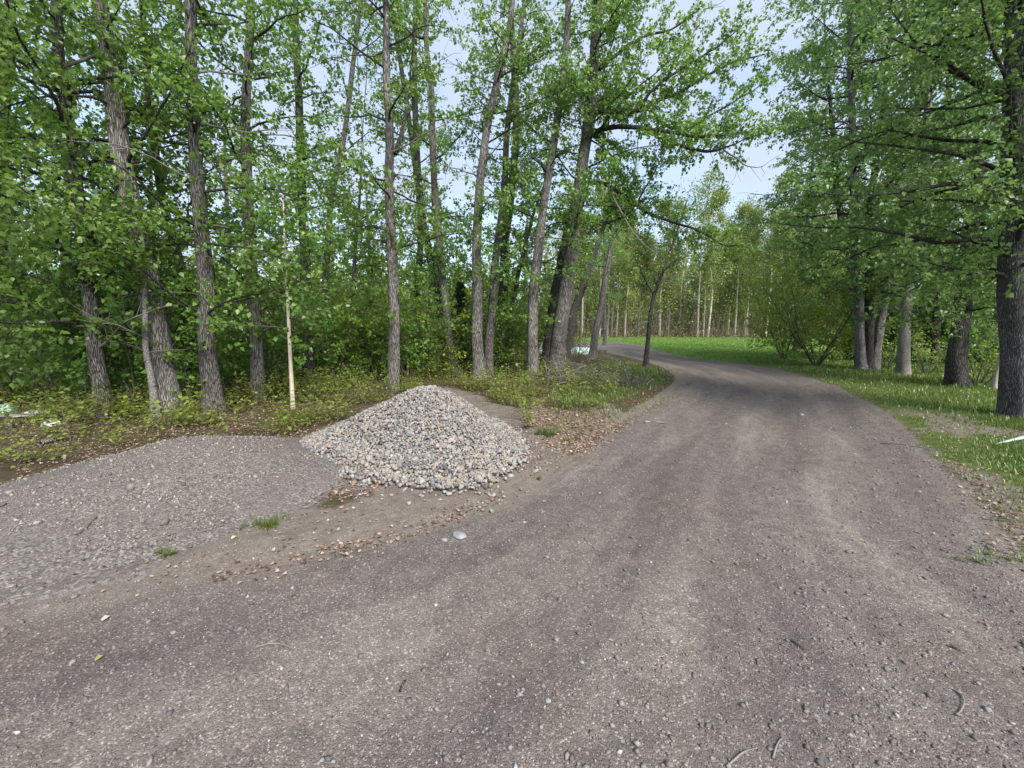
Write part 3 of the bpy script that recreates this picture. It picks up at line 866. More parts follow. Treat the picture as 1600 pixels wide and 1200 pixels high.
make_tree('young_tree', 'small dark sapling on the grass point where the drive bends', 'tree', [(1009, 574), (1014, 510), (1021, 465), (1031, 435), (1040, 412), (1050, 385)], 7.5, 22, None, 'bark_dark', n_limb=16, limb=(0.8, 1.7), h0=2.6, top=6.2, size=0.07, per=6, taper=0.25, rise=(0.3, 1.0),
          extra=[dict(px=[(1026, 445), (1036, 425), (1055, 408), (1075, 390)], w=5, n=8), dict(px=[(1022, 462), (1005, 430), (990, 400)], w=4, n=8)])
# right-hand side
G_R = 'trees along the right verge'
rk = dict(leafm='leaf_cool', group=G_R, per=13)
make_tree('poplar_tree', 'huge furrowed poplar trunk rising from the grass at the right edge', 'tree', [(1599, 652), (1594, 560), (1591, 450), (1590, 360), (1590, 280), (1591, 190), (1592, 80), (1592, -40)], 46, 41, mat='bark_right', n_limb=60, limb=(1.5, 3.3), h0=1.9, taper=0.45, bias=(-0.9, -0.35, 0), biasw=0.7, size=0.068, gap=0.11, sides=24, sag=-0.25, **rk)
make_tree('tree_stub', 'black charred broken-topped trunk in the grass beside the huge right trunk', 'tree', [(1497, 606), (1493, 570), (1499, 520), (1506, 470), (1508, 430), (1513, 390)], 25, 42, mat='bark_dark', n_limb=36, limb=(0.9, 2.2), h0=1.3, top=5.6, dead=0.4, taper=0.5, rise=(-0.2, 0.4), **rk)
make_tree('birch_tree', 'pale grey birch trunk with white patches standing in the verge grass', 'tree', [(1412, 588), (1412, 540), (1414, 490), (1424, 420), (1436, 360), (1444, 290), (1450, 180), (1455, 60), (1458, -40)], 16, 43, mat='bark_light', n_limb=40, limb=(1.2, 2.8), h0=2.0, gap=0.12, **rk)
make_tree('poplar_tree', 'tall left stem of the clump of three by the verge', 'tree', [(1346, 580), (1342, 500), (1337, 400), (1334, 300), (1331, 180), (1328, 60), (1326, -40)], 14, 44, mat='bark_right', n_limb=50, limb=(1.6, 3.4), h0=2.0, bias=(-0.6, -0.2, 0), biasw=0.5, gap=0.12, top=12, **rk)
make_tree('poplar_tree', 'dark middle stem of the clump of three by the verge', 'tree', [(1357, 580), (1358, 500), (1358, 430), (1362, 330), (1372, 220), (1385, 100), (1395, -20)], 13, 45, mat='bark_dark', n_limb=36, limb=(1.3, 2.8), h0=2.1, gap=0.13, top=12, **rk)
make_tree('poplar_tree', 'short right-leaning stem of the clump of three by the verge', 'tree', [(1364, 579), (1372, 530), (1380, 480), (1390, 430), (1402, 370), (1412, 320)], 13, 46, mat='bark_right', n_limb=24, limb=(1.0, 2.0), h0=1.9, top=8, **rk)
make_tree('poplar_tree', 'dark trunk set back left of the clump of three', 'tree', [(1326, 562), (1327, 500), (1324, 440), (1316, 360), (1305, 260), (1295, 140), (1288, 20)], 13, 47, mat='bark_dark', n_limb=46, limb=(1.6, 3.4), h0=2.2, bias=(-0.6, 0, 0), biasw=0.4, gap=0.13, top=12, size=0.10, **rk)
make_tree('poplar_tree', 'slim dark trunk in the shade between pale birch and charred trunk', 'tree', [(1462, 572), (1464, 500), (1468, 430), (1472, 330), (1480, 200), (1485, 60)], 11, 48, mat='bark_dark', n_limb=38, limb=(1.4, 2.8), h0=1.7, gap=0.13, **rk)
make_tree('birch_tree', 'thin white leaning stem half hidden behind the huge right trunk', 'tree', [(1553, 612), (1560, 575), (1567, 540), (1574, 500), (1584, 430)], 7, 49, mat='bark_birch', n_limb=10, limb=(0.6, 1.2), h0=1.8, top=5, **rk)
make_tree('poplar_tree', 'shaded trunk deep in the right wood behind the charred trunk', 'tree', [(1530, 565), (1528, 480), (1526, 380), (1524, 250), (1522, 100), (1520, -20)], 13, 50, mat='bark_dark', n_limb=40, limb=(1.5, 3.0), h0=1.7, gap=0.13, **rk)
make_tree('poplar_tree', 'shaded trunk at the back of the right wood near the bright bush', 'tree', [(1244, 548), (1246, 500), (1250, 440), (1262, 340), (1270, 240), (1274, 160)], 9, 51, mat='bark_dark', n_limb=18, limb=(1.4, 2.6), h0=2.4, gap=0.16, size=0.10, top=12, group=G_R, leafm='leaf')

# middle distance: poplars and saplings further into the left wood
MID = [(30, 560, 9), (95, 566, 11), (205, 575, 9), (250, 566, 8), (362, 570, 9), (545, 562, 8), (590, 556, 9), (690, 556, 9), (820, 556, 8), (-60, 570, 12), (945, 540, 6)]
for k, (x, y, w) in enumerate(MID):
    g = np.random.default_rng(400 + k)
    dx = g.uniform(-40, 40)
    make_tree('poplar_tree', 'slender poplar deeper in the shaded wood behind the piles', 'tree', [(x, y), (x + dx * 0.3, 420), (x + dx * 0.6, 260), (x + dx, 60)], w, 400 + k, 'slender poplars deeper in the wood', 'bark_dark' if k % 2 else 'bark', 'leaf', h0=1.6, n_limb=13, limb=(1.1, 2.2), size=0.11, per=11, gap=0.2, sides=10, top=9.5 + g.uniform(-2, 2))


# ------------------------------------------------------------------ spruce and shrubs
def make_spruce(label, px, Y, h, seed):
    g = np.random.default_rng(seed)
    b = gp(*px)
    b[2] = gh(b[0], b[1])[0]
    root = thing('spruce_tree', label, 'tree', b)
    mb = MB()
    tube(mb, np.array([[0, 0, -0.1], [0, 0, h * 0.5], [0.03, 0, h]]), [0.06, 0.035, 0.008], 8)
    mb.build('trunk', M['bark_dark'], root)
    cr, wd = MB(), MB()
    for z in np.arange(0.25, h - 0.1, 0.13):
        rr = (1 - z / h) * h * 0.27 + 0.08
        for a in np.arange(0, 6.28, 0.75) + g.uniform(0, 6):
            d = np.array([math.cos(a), math.sin(a), -0.12])
            d = unit(d + np.array([g.normal() * 0.3, g.normal() * 0.3, g.normal() * 0.12]))
            P = wander([0, 0, z + g.uniform(-0.08, 0.08)], d, rr * g.uniform(0.6, 1.2), 5, g, sag=0.1, wob=0.12)
            tube(wd, P, np.linspace(0.008, 0.003, 5), 3, cap=False)
            k = 46
            t = g.uniform(0.1, 1, k) * 3.999
            i = t.astype(int)
            p = P[i] * (1 - (t - i))[:, None] + P[i + 1] * (t - i)[:, None]
            leaves(cr, p, np.repeat([d], k, 0) + rdir(k, g) * 1.1 - UP * 0.5, rdir(k, g) + UP, g.uniform(0.04, 0.08, k) * 1.1, LEAF4)
    wd.build('limbs', M['twig'], root)
    cr.build('crown', M['needle'], root, smooth=False)


make_spruce('small dark spruce between the crossed stems and the pale-footed poplar', (722, 578), None, 3.0, 61)


def make_shrub(label, base, h, spread, seed, leafm='leaf_shrub', n_stem=8, size=0.075, group=None, per=8, gap=0.13, name='shrub', bare=0.0, start=0.3, stem='twig'):
    g = np.random.default_rng(seed)
    b = np.array(base, float)
    b[2] = gh(b[0], b[1])[0]
    root = thing(name, label, 'shrub', b, group)
    wd, cr = MB(), MB()
    for k in range(n_stem):
        a = k / n_stem * 6.28 + g.uniform(-0.4, 0.4)
        d = np.array([math.cos(a) * spread, math.sin(a) * spread, 1.0])
        L = h * g.uniform(0.7, 1.1)
        P = wander([math.cos(a) * 0.05, math.sin(a) * 0.05, -0.05], d, L, 7, g, sag=0.1, wob=0.1)
        tube(wd, P, np.linspace(0.010 + 0.003 * h, 0.003, 7), 5)
        foliate(P, 0.01, g, wd, cr, gap, (0.25 * h * 0.6 + 0.1, 0.25 * h + 0.25), per, size, 0.25, start=start, bare=g.uniform() < bare)
    wd.build('stems', M[stem], root)
    if cr.n:
        cr.build('foliage', M[leafm], root, smooth=False)
    return root


make_shrub('many-stemmed green shrub fanning out between the dark poplar and the heap trunk', gp(577, 590), 2.5, 0.42, 70, n_stem=11, start=0.35, gap=0.15)
make_shrub('low bramble growing through the left end of the dead-branch pile', gp(868, 586), 0.6, 0.7, 64, 'leaf_olive', 9, 0.055, start=0.1)
make_shrub('brown-stemmed bush between the scarred poplar and the turquoise tarp', gp(900, 566), 1.3, 0.5, 67, 'leaf_olive', 10, 0.06, bare=0.4, stem='twig_brown')
make_shrub('bushy weeds around the foot of the upright grey poplar', gp(815, 590), 0.9, 0.6, 68, 'leaf_olive', 9, 0.055, start=0.1)
make_shrub('large bright yellow-green bush at the far end of the right verge', gp(1225, 562), 5.2, 0.5, 71, 'leaf_bush', 14, 0.10, gap=0.22, start=0.15, per=6)
make_shrub('bright bush spreading over the grass left of the clump of three', gp(1275, 572), 4.0, 0.6, 72, 'leaf_bush', 14, 0.09, gap=0.22, start=0.15, per=6)
make_shrub('yellow-green bush behind the clump of three stems', gp(1320, 563), 3.6, 0.5, 73, 'leaf_bush', 14, 0.10, gap=0.17, start=0.12)
make_shrub('low leafy sprouts between the clump of three and the pale birch', gp(1385, 577), 1.3, 0.5, 74, 'leaf_shrub', 9, 0.06)
make_shrub('low leafy sprouts between the pale birch and the charred trunk', gp(1448, 586), 1.4, 0.5, 75, 'leaf_shrub', 9, 0.06)
make_shrub('leafy brambly bush between the charred trunk and the huge right trunk', gp(1530, 604), 1.3, 0.55, 76, 'leaf_shrub', 12, 0.06)
make_shrub('shaded bush in the right wood beyond the pale birch', gp(1430, 562), 2.6, 0.5, 77, 'leaf_shrub', 12, 0.09, gap=0.22)
make_shrub('shaded bush in the right wood behind the charred trunk', gp(1500, 566), 2.6, 0.5, 78, 'leaf_cool', 12, 0.09, gap=0.22)
g = np.random.default_rng(96)
for k in range(12):
    y = g.uniform(15.5, 21)
    x = 0.80 * y + 1.0 + 14 * (k + g.uniform(0, 0.8)) / 12
    make_shrub('tall shaded shrub deep in the right-hand wood behind the verge trees', (x, y, 0), g.uniform(2.8, 4.6), 0.35, 760 + k, 'leaf_cool', 8, 0.15, 'tall shrubs deep in the right wood', per=8, gap=0.27, start=0.05)
make_shrub('shaded bush at the right edge behind the huge trunk', gp(1590, 585), 2.4, 0.5, 79, 'leaf_cool', 12, 0.08, gap=0.2)
for k, (lab, x, y, h, sd) in enumerate([
        ('leafy poplar sapling at the left edge behind the pale green plastic sheet', 10, 632, 3.0, 81),
        ('leafy poplar sapling standing behind the white crumpled bag', 92, 640, 3.4, 82),
        ('leafy poplar sapling crowding the grey leaf-hidden trunk', 160, 642, 3.2, 83),
        ('low-hanging leafy sapling in front of the split leaning poplar', 225, 640, 2.6, 84),
        ('leafy sapling between the tall straight poplar and its thin forked neighbour', 312, 634, 2.4, 85),
        ('leafy sapling between the grey poplar and the white birch stem', 420, 618, 2.5, 86),
        ('bright sapling beside the heap trunk behind the pebble cone', 640, 598, 2.4, 87),
        ('leafy sprouts hugging the pair of touching stems', 770, 586, 2.2, 88)]):
    make_shrub(lab, gp(x, y), h, 0.3, sd, 'leaf', 5, 0.09, gap=0.12, per=9, name='sapling', start=0.12)
FRONT = [(40, 604, 2.4, 'between the left-edge trunk and the white litter'), (118, 610, 2.2, 'left of the grey leaf-hidden poplar'), (205, 606, 2.3, 'between the leaf-hidden poplar and the split poplar'), (300, 600, 2.2, 'behind the thin forked poplar'),
         (366, 606, 2.3, 'between the tall poplar and the one left of the birch'), (432, 600, 2.4, 'close left of the white birch'), (520, 598, 2.6, 'right of the slender bending poplar'), (548, 592, 2.8, 'left of the fanning shrub'),
         (596, 594, 2.2, 'close left of the heap-side poplar'), (632, 592, 2.6, 'close right of the heap-side poplar'), (672, 586, 2.8, 'left of the crossed stems'), (694, 590, 2.0, 'at the foot of the crossed stems'),
         (735, 584, 2.0, 'between the spruce and the pale-footed poplar'), (800, 582, 2.5, 'between the low-forking trunk and the upright grey poplar'), (822, 574, 2.7, 'behind the upright grey poplar'), (470, 594, 2.5, 'behind the white birch stem')]
for k, (x, y, h, w) in enumerate(FRONT):
    make_shrub('fresh green sapling bush ' + w, gp(x, y), h, 0.38, 640 + k, 'leaf_shrub' if k % 3 else 'leaf', 7, 0.082, 'fresh green bushes along the tree line', per=9, gap=0.16, start=0.08)
g = np.random.default_rng(90)
SHR = [(20, 590), (110, 590), (150, 612), (230, 585), (290, 590), (380, 590), (430, 598), (530, 600), (545, 575), (640, 596), (668, 590), (735, 575), (780, 585), (830, 565), (-40, 600), (320, 575), (500, 572), (660, 562), (760, 560), (170, 570), (60, 570)]
for k, (x, y) in enumerate(SHR):
    y2 = y - 4
    far = y2 < 575
    make_shrub('leafy green understorey shrub in the wood behind the piles', gp(x, y2), (2.3 if far else 1.5) * g.uniform(0.7, 1.4), 0.5, 500 + k, 'leaf_shrub' if k % 3 else 'leaf', 11, 0.11 if far else 0.085, 'understorey shrubs behind the piles', gap=0.19 if far else 0.15)


g = np.random.default_rng(95)
for k in range(30):
    y = g.uniform(19.5, 27)
    x = -33 + 33.5 * (k + g.uniform(0, 0.9)) / 30
    make_shrub('tall bright yellow-green sapling in the open behind the poplars', (x, y, 0), g.uniform(3.6, 6.2), 0.28, 700 + k, 'leaf_shrub', 7, 0.15, 'bright saplings beyond the poplars', per=8, gap=0.29, name='sapling', start=0.1)
MARKS = [(-12, 'the dark trunk at the left edge'), (60, 'the white litter'), (165, 'the grey leaf-hidden poplar'), (266, 'the split leaning poplar'), (335, 'the tall poplar behind the gravel mound'), (402, 'the poplar left of the birch stem'),
         (457, 'the white birch stem'), (505, 'the slender right-bending poplar'), (577, 'the fanning many-stemmed shrub'), (614, 'the poplar at the heap slope'), (650, 'the slim set-back poplar'), (715, 'the crossed stems'), (748, 'the pale-footed poplar'),
         (785, 'the low-forking dark trunk'), (832, 'the poplar left of the branch pile'), (870, 'the big scarred poplar'), (930, 'the thin poplar at the branch pile')]


def relabel(grp, noun):
    items = []
    for o in C.objects:
        if o.parent is None and o.get('group') == grp:
            px = o.location.x / o.location.y * F_PX * 0.99 + 800
            mk = min(MARKS, key=lambda m: abs(m[0] - px))
            side = 'just left of ' if px < mk[0] - 9 else ('just right of ' if px > mk[0] + 9 else 'directly behind ')
            items.append((side + mk[1], o.location.y, o))
    for key in {i[0] for i in items}:
        row = sorted((i for i in items if i[0] == key), key=lambda i: i[1])
        names = [''] if len(row) == 1 else (['nearer ', 'deeper '] if len(row) == 2 else ['nearest '] + ['middle '] * (len(row) - 2) + ['deepest '])
        for nm, it in zip(names, row):
            it[2]['label'] = (nm + noun + ' ' + key).strip()


relabel('understorey shrubs behind the piles', 'leafy understorey shrub')
relabel('bright saplings beyond the poplars', 'bright far sapling')
relabel('slender poplars deeper in the wood', 'slender poplar deep in the wood')

# ------------------------------------------------------------------ the far wood of pale aspens
def copy_tree(root, loc, rz, sc, label=None):
    r = root.copy()
    C.objects.link(r)
    r.location, r.rotation_euler, r.scale = loc, (0, 0, rz), (sc, sc, sc)
    if label:
        r['label'] = label
    for ch in root.children:
        c = ch.copy()
        C.objects.link(c)
        c.parent = r
    return r


def make_aspen(seed, h, dens, mat):
    g = np.random.default_rng(seed)
    root = thing('aspen_tree', 'slim pale aspen in the far wood beyond the lawn', 'tree', (0, 0, 0), 'pale aspens in the far wood')
    mb, wd, cr = MB(), MB(), MB()
    P = spline(np.array([[0, 0, -0.2], [g.normal() * 0.1, g.normal() * 0.1, h * 0.35], [g.normal() * 0.3, g.normal() * 0.3, h * 0.7], [g.normal() * 0.5, g.normal() * 0.5, h]]), 18)
    tube(mb, P, np.linspace(0.11, 0.02, 18), 8, 0.06, seed)
    mb.build('trunk', M[mat], root)
    for k in range(30):
        f = g.uniform(0.14, 1.0) ** 0.8
        i = min(16, int(f * 17))
        a = g.uniform(0, 6.28)
        d = unit(np.array([math.cos(a), math.sin(a), g.uniform(0.3, 1.2)]))
        B = wander(P[i], d, (1.15 - f) * h * 0.17 + 0.7, 5, g, 0.2, 0.15)
        tube(wd, B, np.linspace(0.022, 0.006, 5), 3, cap=False)
        m = int(dens * g.uniform(0.4, 1.5) * (0.35 + f))
        t = g.uniform(0.15, 1, m) * 3.999
        j = t.astype(int)
        p = B[j] * (1 - (t - j))[:, None] + B[j + 1] * (t - j)[:, None] + g.normal(size=(m, 3)) * 0.28
        leaves(cr, p, rdir(m, g) - UP * 0.4, rdir(m, g) + UP * 0.8, g.uniform(0.10, 0.20, m), LEAF4)
    wd.build('limbs', M['twig_grey'], root)
    cr.build('crown', M['leaf_pale'], root, smooth=False)
    return root


protos = [make_aspen(800 + k, h, d, m) for k, (h, d, m) in enumerate([(15, 150, 'bark_aspen'), (13, 190, 'bark_aspen'), (16, 100, 'bark_birch'), (12, 220, 'bark_aspen'), (14, 70, 'bark_light'), (10, 200, 'bark_birch')])]
g = np.random.default_rng(900)
spots = []
for k in range(70):                                   # in view between the two stands
    px = g.uniform(880, 1290)
    Y = 46.5 + 24 * (k / 70) ** 1.2 + g.uniform(-1, 1)
    spots.append(((px - 800) / F_PX * Y, Y, 1.0))
for k in range(44):                                   # behind the left stand, lower
    px = g.uniform(-250, 900)
    Y = g.uniform(38, 60)
    spots.append(((px - 800) / F_PX * Y, Y, 0.52))
for k in range(16):
    Y = g.uniform(40, 60)
    spots.append(((g.uniform(1290, 1700) - 800) / F_PX * Y, Y, 0.95))
for k, (x, y, s) in enumerate(spots):
    sc = s * g.uniform(0.85, 1.25)
    z = gh(x, y)[0]
    if k < len(protos):
        protos[k].location, protos[k].rotation_euler, protos[k].scale = (x, y, z), (0, 0, g.uniform(0, 6)), (sc, sc, sc)
    else:
        src = protos[int(g.integers(len(protos)))]
        copy_tree(src, (x, y, z), g.uniform(0, 6.28), sc, 'slim pale aspen in the far wood beyond the lawn' if s > 0.9 and k < 70 else None)
for o in list(C.objects):
    if o.get('group') == 'pale aspens in the far wood':
        ax = o.location.x / max(o.location.y, 1) * F_PX + 800
        if ax < 880:
            o['label'], o['group'] = 'low pale-green aspen far behind the piles and their poplars', 'low aspens far behind the piles'
        elif ax > 1290:
            o['label'], o['group'] = 'pale aspen far back behind the trees of the right verge', 'aspens far behind the right verge'

# brown brush and young growth along the foot of the far wood
mb, cr = MB(), MB()
n = 5200
bx = g.uniform(-62, 60, n)
by = 45.5 + g.uniform(0, 1, n) ** 1.5 * 16 + 2.0 * fbm(bx * 0.2, bx * 0, 4)
left_far = bx < -2
by = np.where(left_far & (by > 38), by - 9, by)
hh = g.uniform(0.8, 3.8, n) * (0.6 + 0.8 * vnoise(bx * 0.4, by * 0.4, 12))
for k in range(n):
    p0 = np.array([bx[k], by[k], -0.05])
    d = np.array([g.normal() * 0.35, g.normal() * 0.35, 1.0])
    p1 = p0 + unit(d) * hh[k] * 0.55
    p2 = p1 + unit(d + g.normal(size=3) * 0.35) * hh[k] * 0.45
    tube(mb, np.array([p0, p1, p2]), [0.016, 0.011, 0.004], 3, cap=False)
mb.build('brush', M['twig_brown'], kind='stuff')
mb = MB()
for k in range(620):
    x, y = g.uniform(-60, 62), g.uniform(49, 68)
    if x < -4:
        y -= 6
    h = g.uniform(4, 10) * (0.55 if x < -4 else 1.0)
    tube(mb, np.array([[x, y, -0.1], [x + g.normal() * .15, y, h * 0.5], [x + g.normal() * .35, y + g.normal() * .2, h]]), [g.uniform(0.025, 0.055), 0.028, 0.008], 4, cap=False)
mb.build('far_saplings', M['twig_grey'], kind='stuff')
n = 40000
lx = g.uniform(-62, 60, n)
ly = 45.5 + g.uniform(0, 1, n) ** 1.5 * 17
ly = np.where(lx < -2, ly - 9, ly)
lz = g.uniform(0, 1, n) ** 1.8 * 5.5 * (0.35 + vnoise(lx * 0.5, ly * 0.5, 14))
leaves(cr, np.stack([lx, ly, lz], 1), rdir(n, g) - UP * 0.3, rdir(n, g) + UP, g.uniform(0.10, 0.2, n), LEAF4)
cr.build('brush_leaves', M['leaf_pale'], smooth=False, kind='stuff')
# a dense far treeline behind, one mass
mb, cr = MB(), MB()
for k in range(330):
    x = g.uniform(-120, 120) if k % 5 < 3 else g.uniform(2, 62)
    y = g.uniform(60, 95)
    h = g.uniform(9, 16) * (0.55 if x < 4 else 1.0)
    tube(mb, np.array([[x, y, -0.2], [x + g.normal() * .2, y, h * 0.5], [x + g.normal() * .4, y, h]]), [0.14, 0.09, 0.02], 5, cap=False)
    m = 240
    zz = h * g.uniform(0.0, 1.0, m) ** 1.15
    rr = 1.9 * np.sin(np.clip(zz / h * 0.85 + 0.25, 0, 1) * math.pi) + 0.25
    a = g.uniform(0, 6.28, m)
    r = rr * np.sqrt(g.uniform(0, 1, m))
    leaves(cr, np.stack([x + r * np.cos(a), y + r * np.sin(a), zz], 1), rdir(m, g), rdir(m, g) + UP, g.uniform(0.4, 0.8, m), LEAF4)
mb.build('far_trunks', M['bark_aspen'], kind='stuff')
cr.build('far_woods', M['leaf_pale'], smooth=False, kind='stuff')


# ------------------------------------------------------------------ the two piles
def ico(level=1):
    t = (1 + 5 ** 0.5) / 2
    v = unit(np.array([[-1, t, 0], [1, t, 0], [-1, -t, 0], [1, -t, 0], [0, -1, t], [0, 1, t], [0, -1, -t], [0, 1, -t], [t, 0, -1], [t, 0, 1], [-t, 0, -1], [-t, 0, 1]], float))
    f = np.array([[0, 11, 5], [0, 5, 1], [0, 1, 7], [0, 7, 10], [0, 10, 11], [1, 5, 9], [5, 11, 4], [11, 10, 2], [10, 7, 6], [7, 1, 8], [3, 9, 4], [3, 4, 2], [3, 2, 6], [3, 6, 8], [3, 8, 9], [4, 9, 5], [2, 4, 11], [6, 2, 10], [8, 6, 7], [9, 8, 1]])
    for _ in range(level):
        v = list(map(tuple, v))
        cache, nf = {}, []

        def mid(a, b):
            key = (min(a, b), max(a, b))
            if key not in cache:
                cache[key] = len(v)
                v.append(tuple(unit(np.array(v[a]) + np.array(v[b]))))
            return cache[key]
        for a, b, c in f:
            ab, bc, ca = mid(a, b), mid(b, c), mid(c, a)
            nf += [[a, ab, ca], [b, bc, ab], [c, ca, bc], [ab, bc, ca]]
        v, f = np.array(v), np.array(nf)
    return v, f


IV, IF = ico(1)


def octa(level):
    v = np.array([[1, 0, 0], [-1, 0, 0], [0, 1, 0], [0, -1, 0], [0, 0, 1], [0, 0, -1]], float)
    f = np.array([[0, 2, 4], [2, 1, 4], [1, 3, 4], [3, 0, 4], [2, 0, 5], [1, 2, 5], [3, 1, 5], [0, 3, 5]])
    if level:
        v, n, nf, cache = list(map(tuple, v)), 6, [], {}
        for t in f:
            m = []
            for a, b in ((t[0], t[1]), (t[1], t[2]), (t[2], t[0])):
                k = (min(a, b), max(a, b))
                if k not in cache:
                    cache[k] = len(v)
                    v.append(tuple(unit(np.array(v[a]) + np.array(v[b]))))
                m.append(cache[k])
            nf += [[t[0], m[0], m[2]], [t[1], m[1], m[0]], [t[2], m[2], m[1]], m]
        v, f = np.array(v), np.array(nf)
    return v, f


IV0, IF0 = octa(0)
OV, OF = octa(1)


def rand_rot(n, g):
    q = unit(g.normal(size=(n, 4)))
    w, x, y, z = q.T
    return np.stack([np.stack([1 - 2 * (y * y + z * z), 2 * (x * y - z * w), 2 * (x * z + y * w)], -1),
                     np.stack([2 * (x * y + z * w), 1 - 2 * (x * x + z * z), 2 * (y * z - x * w)], -1),
                     np.stack([2 * (x * z - y * w), 2 * (y * z + x * w), 1 - 2 * (x * x + y * y)], -1)], -2)


def flat_rot(n, g, nrm, tilt=0.35):
    """random turn with the flat side roughly along nrm"""
    zz = unit(nrm + g.normal(size=(n, 3)) * tilt)
    xx = unit(np.cross(zz, rdir(n, g)))
    return np.stack([xx, np.cross(zz, xx), zz], -1)


def stones(mb, pos, rot, dims, g, base=(IV, IF), lump=0.12):
    m, (bv, bf) = len(pos), base
    wob = 1 + lump * g.normal(size=(m, len(bv), 1))
    v = bv[None] * wob * dims[:, None, :]
    v = np.einsum('mij,mkj->mki', rot, v) + pos[:, None, :]
    off = (np.arange(m) * len(bv))[:, None, None]
    mb.add(v.reshape(-1, 3), None, (bf[None] + off).reshape(-1, 3))


PC = np.array([-1.02, 5.08])
ptop = dp(692, 606, PC[1])
PH = ptop[2]


def pile_h(x, y):
    dx, dy = (x - PC[0]), (y - PC[1])
    a = np.arctan2(dy, dx)
    rx = np.where(dx < 0, 1.62, 1.20)
    ry = np.where(dy < 0, 1.16, 1.30)
    r = np.hypot(dx / rx, dy / ry)
    r = r * (1 + 0.06 * np.sin(2 * a + 0.6) + 0.05 * np.sin(3 * a + 1.9) + 0.03 * np.sin(7 * a))
    # a cone with a round top and a toe that runs out
    core = PH * (1 - np.sqrt(r * r + 0.035)) * 1.20
    low = 0.10 * np.exp(-((r - 0.93) / 0.13) ** 2)
    bump = 0.05 * (fbm(x * 2.6, y * 2.6, 44, 3) - 0.5)
    return np.maximum(core, 0) + low * (r < 1.25) + bump * (r < 1.1), r


pile = thing('pebble_pile', 'pale heap of rounded river pebbles, a steep cone beside the drive', 'stone pile', (PC[0], PC[1], 0))
POFF = np.array([PC[0], PC[1], 0.0])
uu, vv = np.meshgrid(np.linspace(-2.1, 1.8, 80), np.linspace(-1.8, 1.7, 72))
hx, hr = pile_h(uu + PC[0], vv + PC[1])
mz = hx - 0.03 + gh((uu + PC[0]).ravel(), (vv + PC[1]).ravel()).reshape(uu.shape) - 0.05 * sstep(0.95, 1.1, hr)
i2, j2 = np.meshgrid(np.arange(71), np.arange(79), indexing='ij')
qq = np.stack([i2 * 80 + j2, i2 * 80 + j2 + 1, (i2 + 1) * 80 + j2 + 1, (i2 + 1) * 80 + j2], -1).reshape(-1, 4)
keep = hr.ravel()[qq].min(1) < 1.05
mb = MB()
mb.add(np.stack([uu, vv, mz], -1).reshape(-1, 3), qq[keep])
mb.build('core', M['crushed'], pile)


def scatter_disc(n, rmin, g, box):
    """blue-noise-like points: dart throwing on a hash grid"""
    x0, x1, y0, y1 = box
    grid, out = {}, []
    for _ in range(n):
        x, y = g.uniform(x0, x1), g.uniform(y0, y1)
        k = (int(x / rmin), int(y / rmin))
        if any(abs(px - x) < rmin and (px - x) ** 2 + (py - y) ** 2 < rmin * rmin
               for a in (-1, 0, 1) for b in (-1, 0, 1) for px, py in grid.get((k[0] + a, k[1] + b), ())):
            continue
        grid.setdefault(k, []).append((x, y))
        out.append((x, y))
    return np.array(out)


g = np.random.default_rng(77)
pp = scatter_disc(110000, 0.0176, g, (PC[0] - 1.95, PC[0] + 1.65, PC[1] - 1.75, PC[1] + 1.5))
ph, pr = pile_h(pp[:, 0], pp[:, 1])
ok = (pr < 1.0) | ((pr < 1.22) & (g.uniform(0, 1, len(pp)) < np.clip(1.15 - (pr - 1) / 0.16, 0, 1) ** 2)) | ((pr < 1.45) & (g.uniform(0, 1, len(pp)) < 0.02 * np.clip(1.5 - pr, 0, 1) * 4))
ok &= (pp[:, 1] < PC[1] + 0.5) | (g.uniform(0, 1, len(pp)) < 0.55)
pp, ph, pr = pp[ok], ph[ok], pr[ok]
e = 0.03
nrm = unit(np.stack([-(pile_h(pp[:, 0] + e, pp[:, 1])[0] - pile_h(pp[:, 0] - e, pp[:, 1])[0]) / (2 * e), -(pile_h(pp[:, 0], pp[:, 1] + e)[0] - pile_h(pp[:, 0], pp[:, 1] - e)[0]) / (2 * e), np.ones(len(pp))], 1))
pz = ph + gh(pp[:, 0], pp[:, 1])
npb = len(pp)
size = 0.0148 * np.exp(g.normal(size=npb) * 0.27)
size = np.where(pr > 0.85, size * 1.12, size)
dims = np.stack([size * g.uniform(1.0, 1.4, npb), size * g.uniform(0.8, 1.05, npb), size * g.uniform(0.5, 0.8, npb)], 1)
pos = np.stack([pp[:, 0], pp[:, 1], pz], 1) + nrm * (0.004 + g.uniform(-0.008, 0.010, npb))[:, None]
rot = flat_rot(npb, g, nrm, 0.5)
facing = -(nrm * unit(pos - np.array([0, 0, CAM_H]))).sum(1)
show = size * np.clip(facing, 0, 1) / np.linalg.norm(pos - np.array([0, 0, CAM_H]), axis=1)
order = np.argsort(-show)
big, rest = order[:300], order[300:]
mb = MB()
stones(mb, pos[rest] - POFF, rot[rest], dims[rest] * 1.08, g, (OV, OF), 0.06)
mb.build('pebbles', M['pebble'], pile, kind='stuff')
shapes = []
for k in range(8):
    mb = MB()
    mb.add(IV * (1 + 0.08 * np.random.default_rng(k).normal(size=(len(IV), 1))), None, IF)
    shapes.append(mb.mesh('pebble', M['pebble']))
from mathutils import Matrix
for k, i in enumerate(big):
    o = link('pebble', shapes[k % 8], pile)
    o.location = pos[i] - POFF
    o.rotation_euler = Matrix(rot[i].tolist()).to_euler()
    o.scale = dims[i]

# low mound of fine crushed gravel
GC = np.array([-3.2, 4.1])
gtop = dp(270, 683, 4.35)
GH_ = gtop[2]


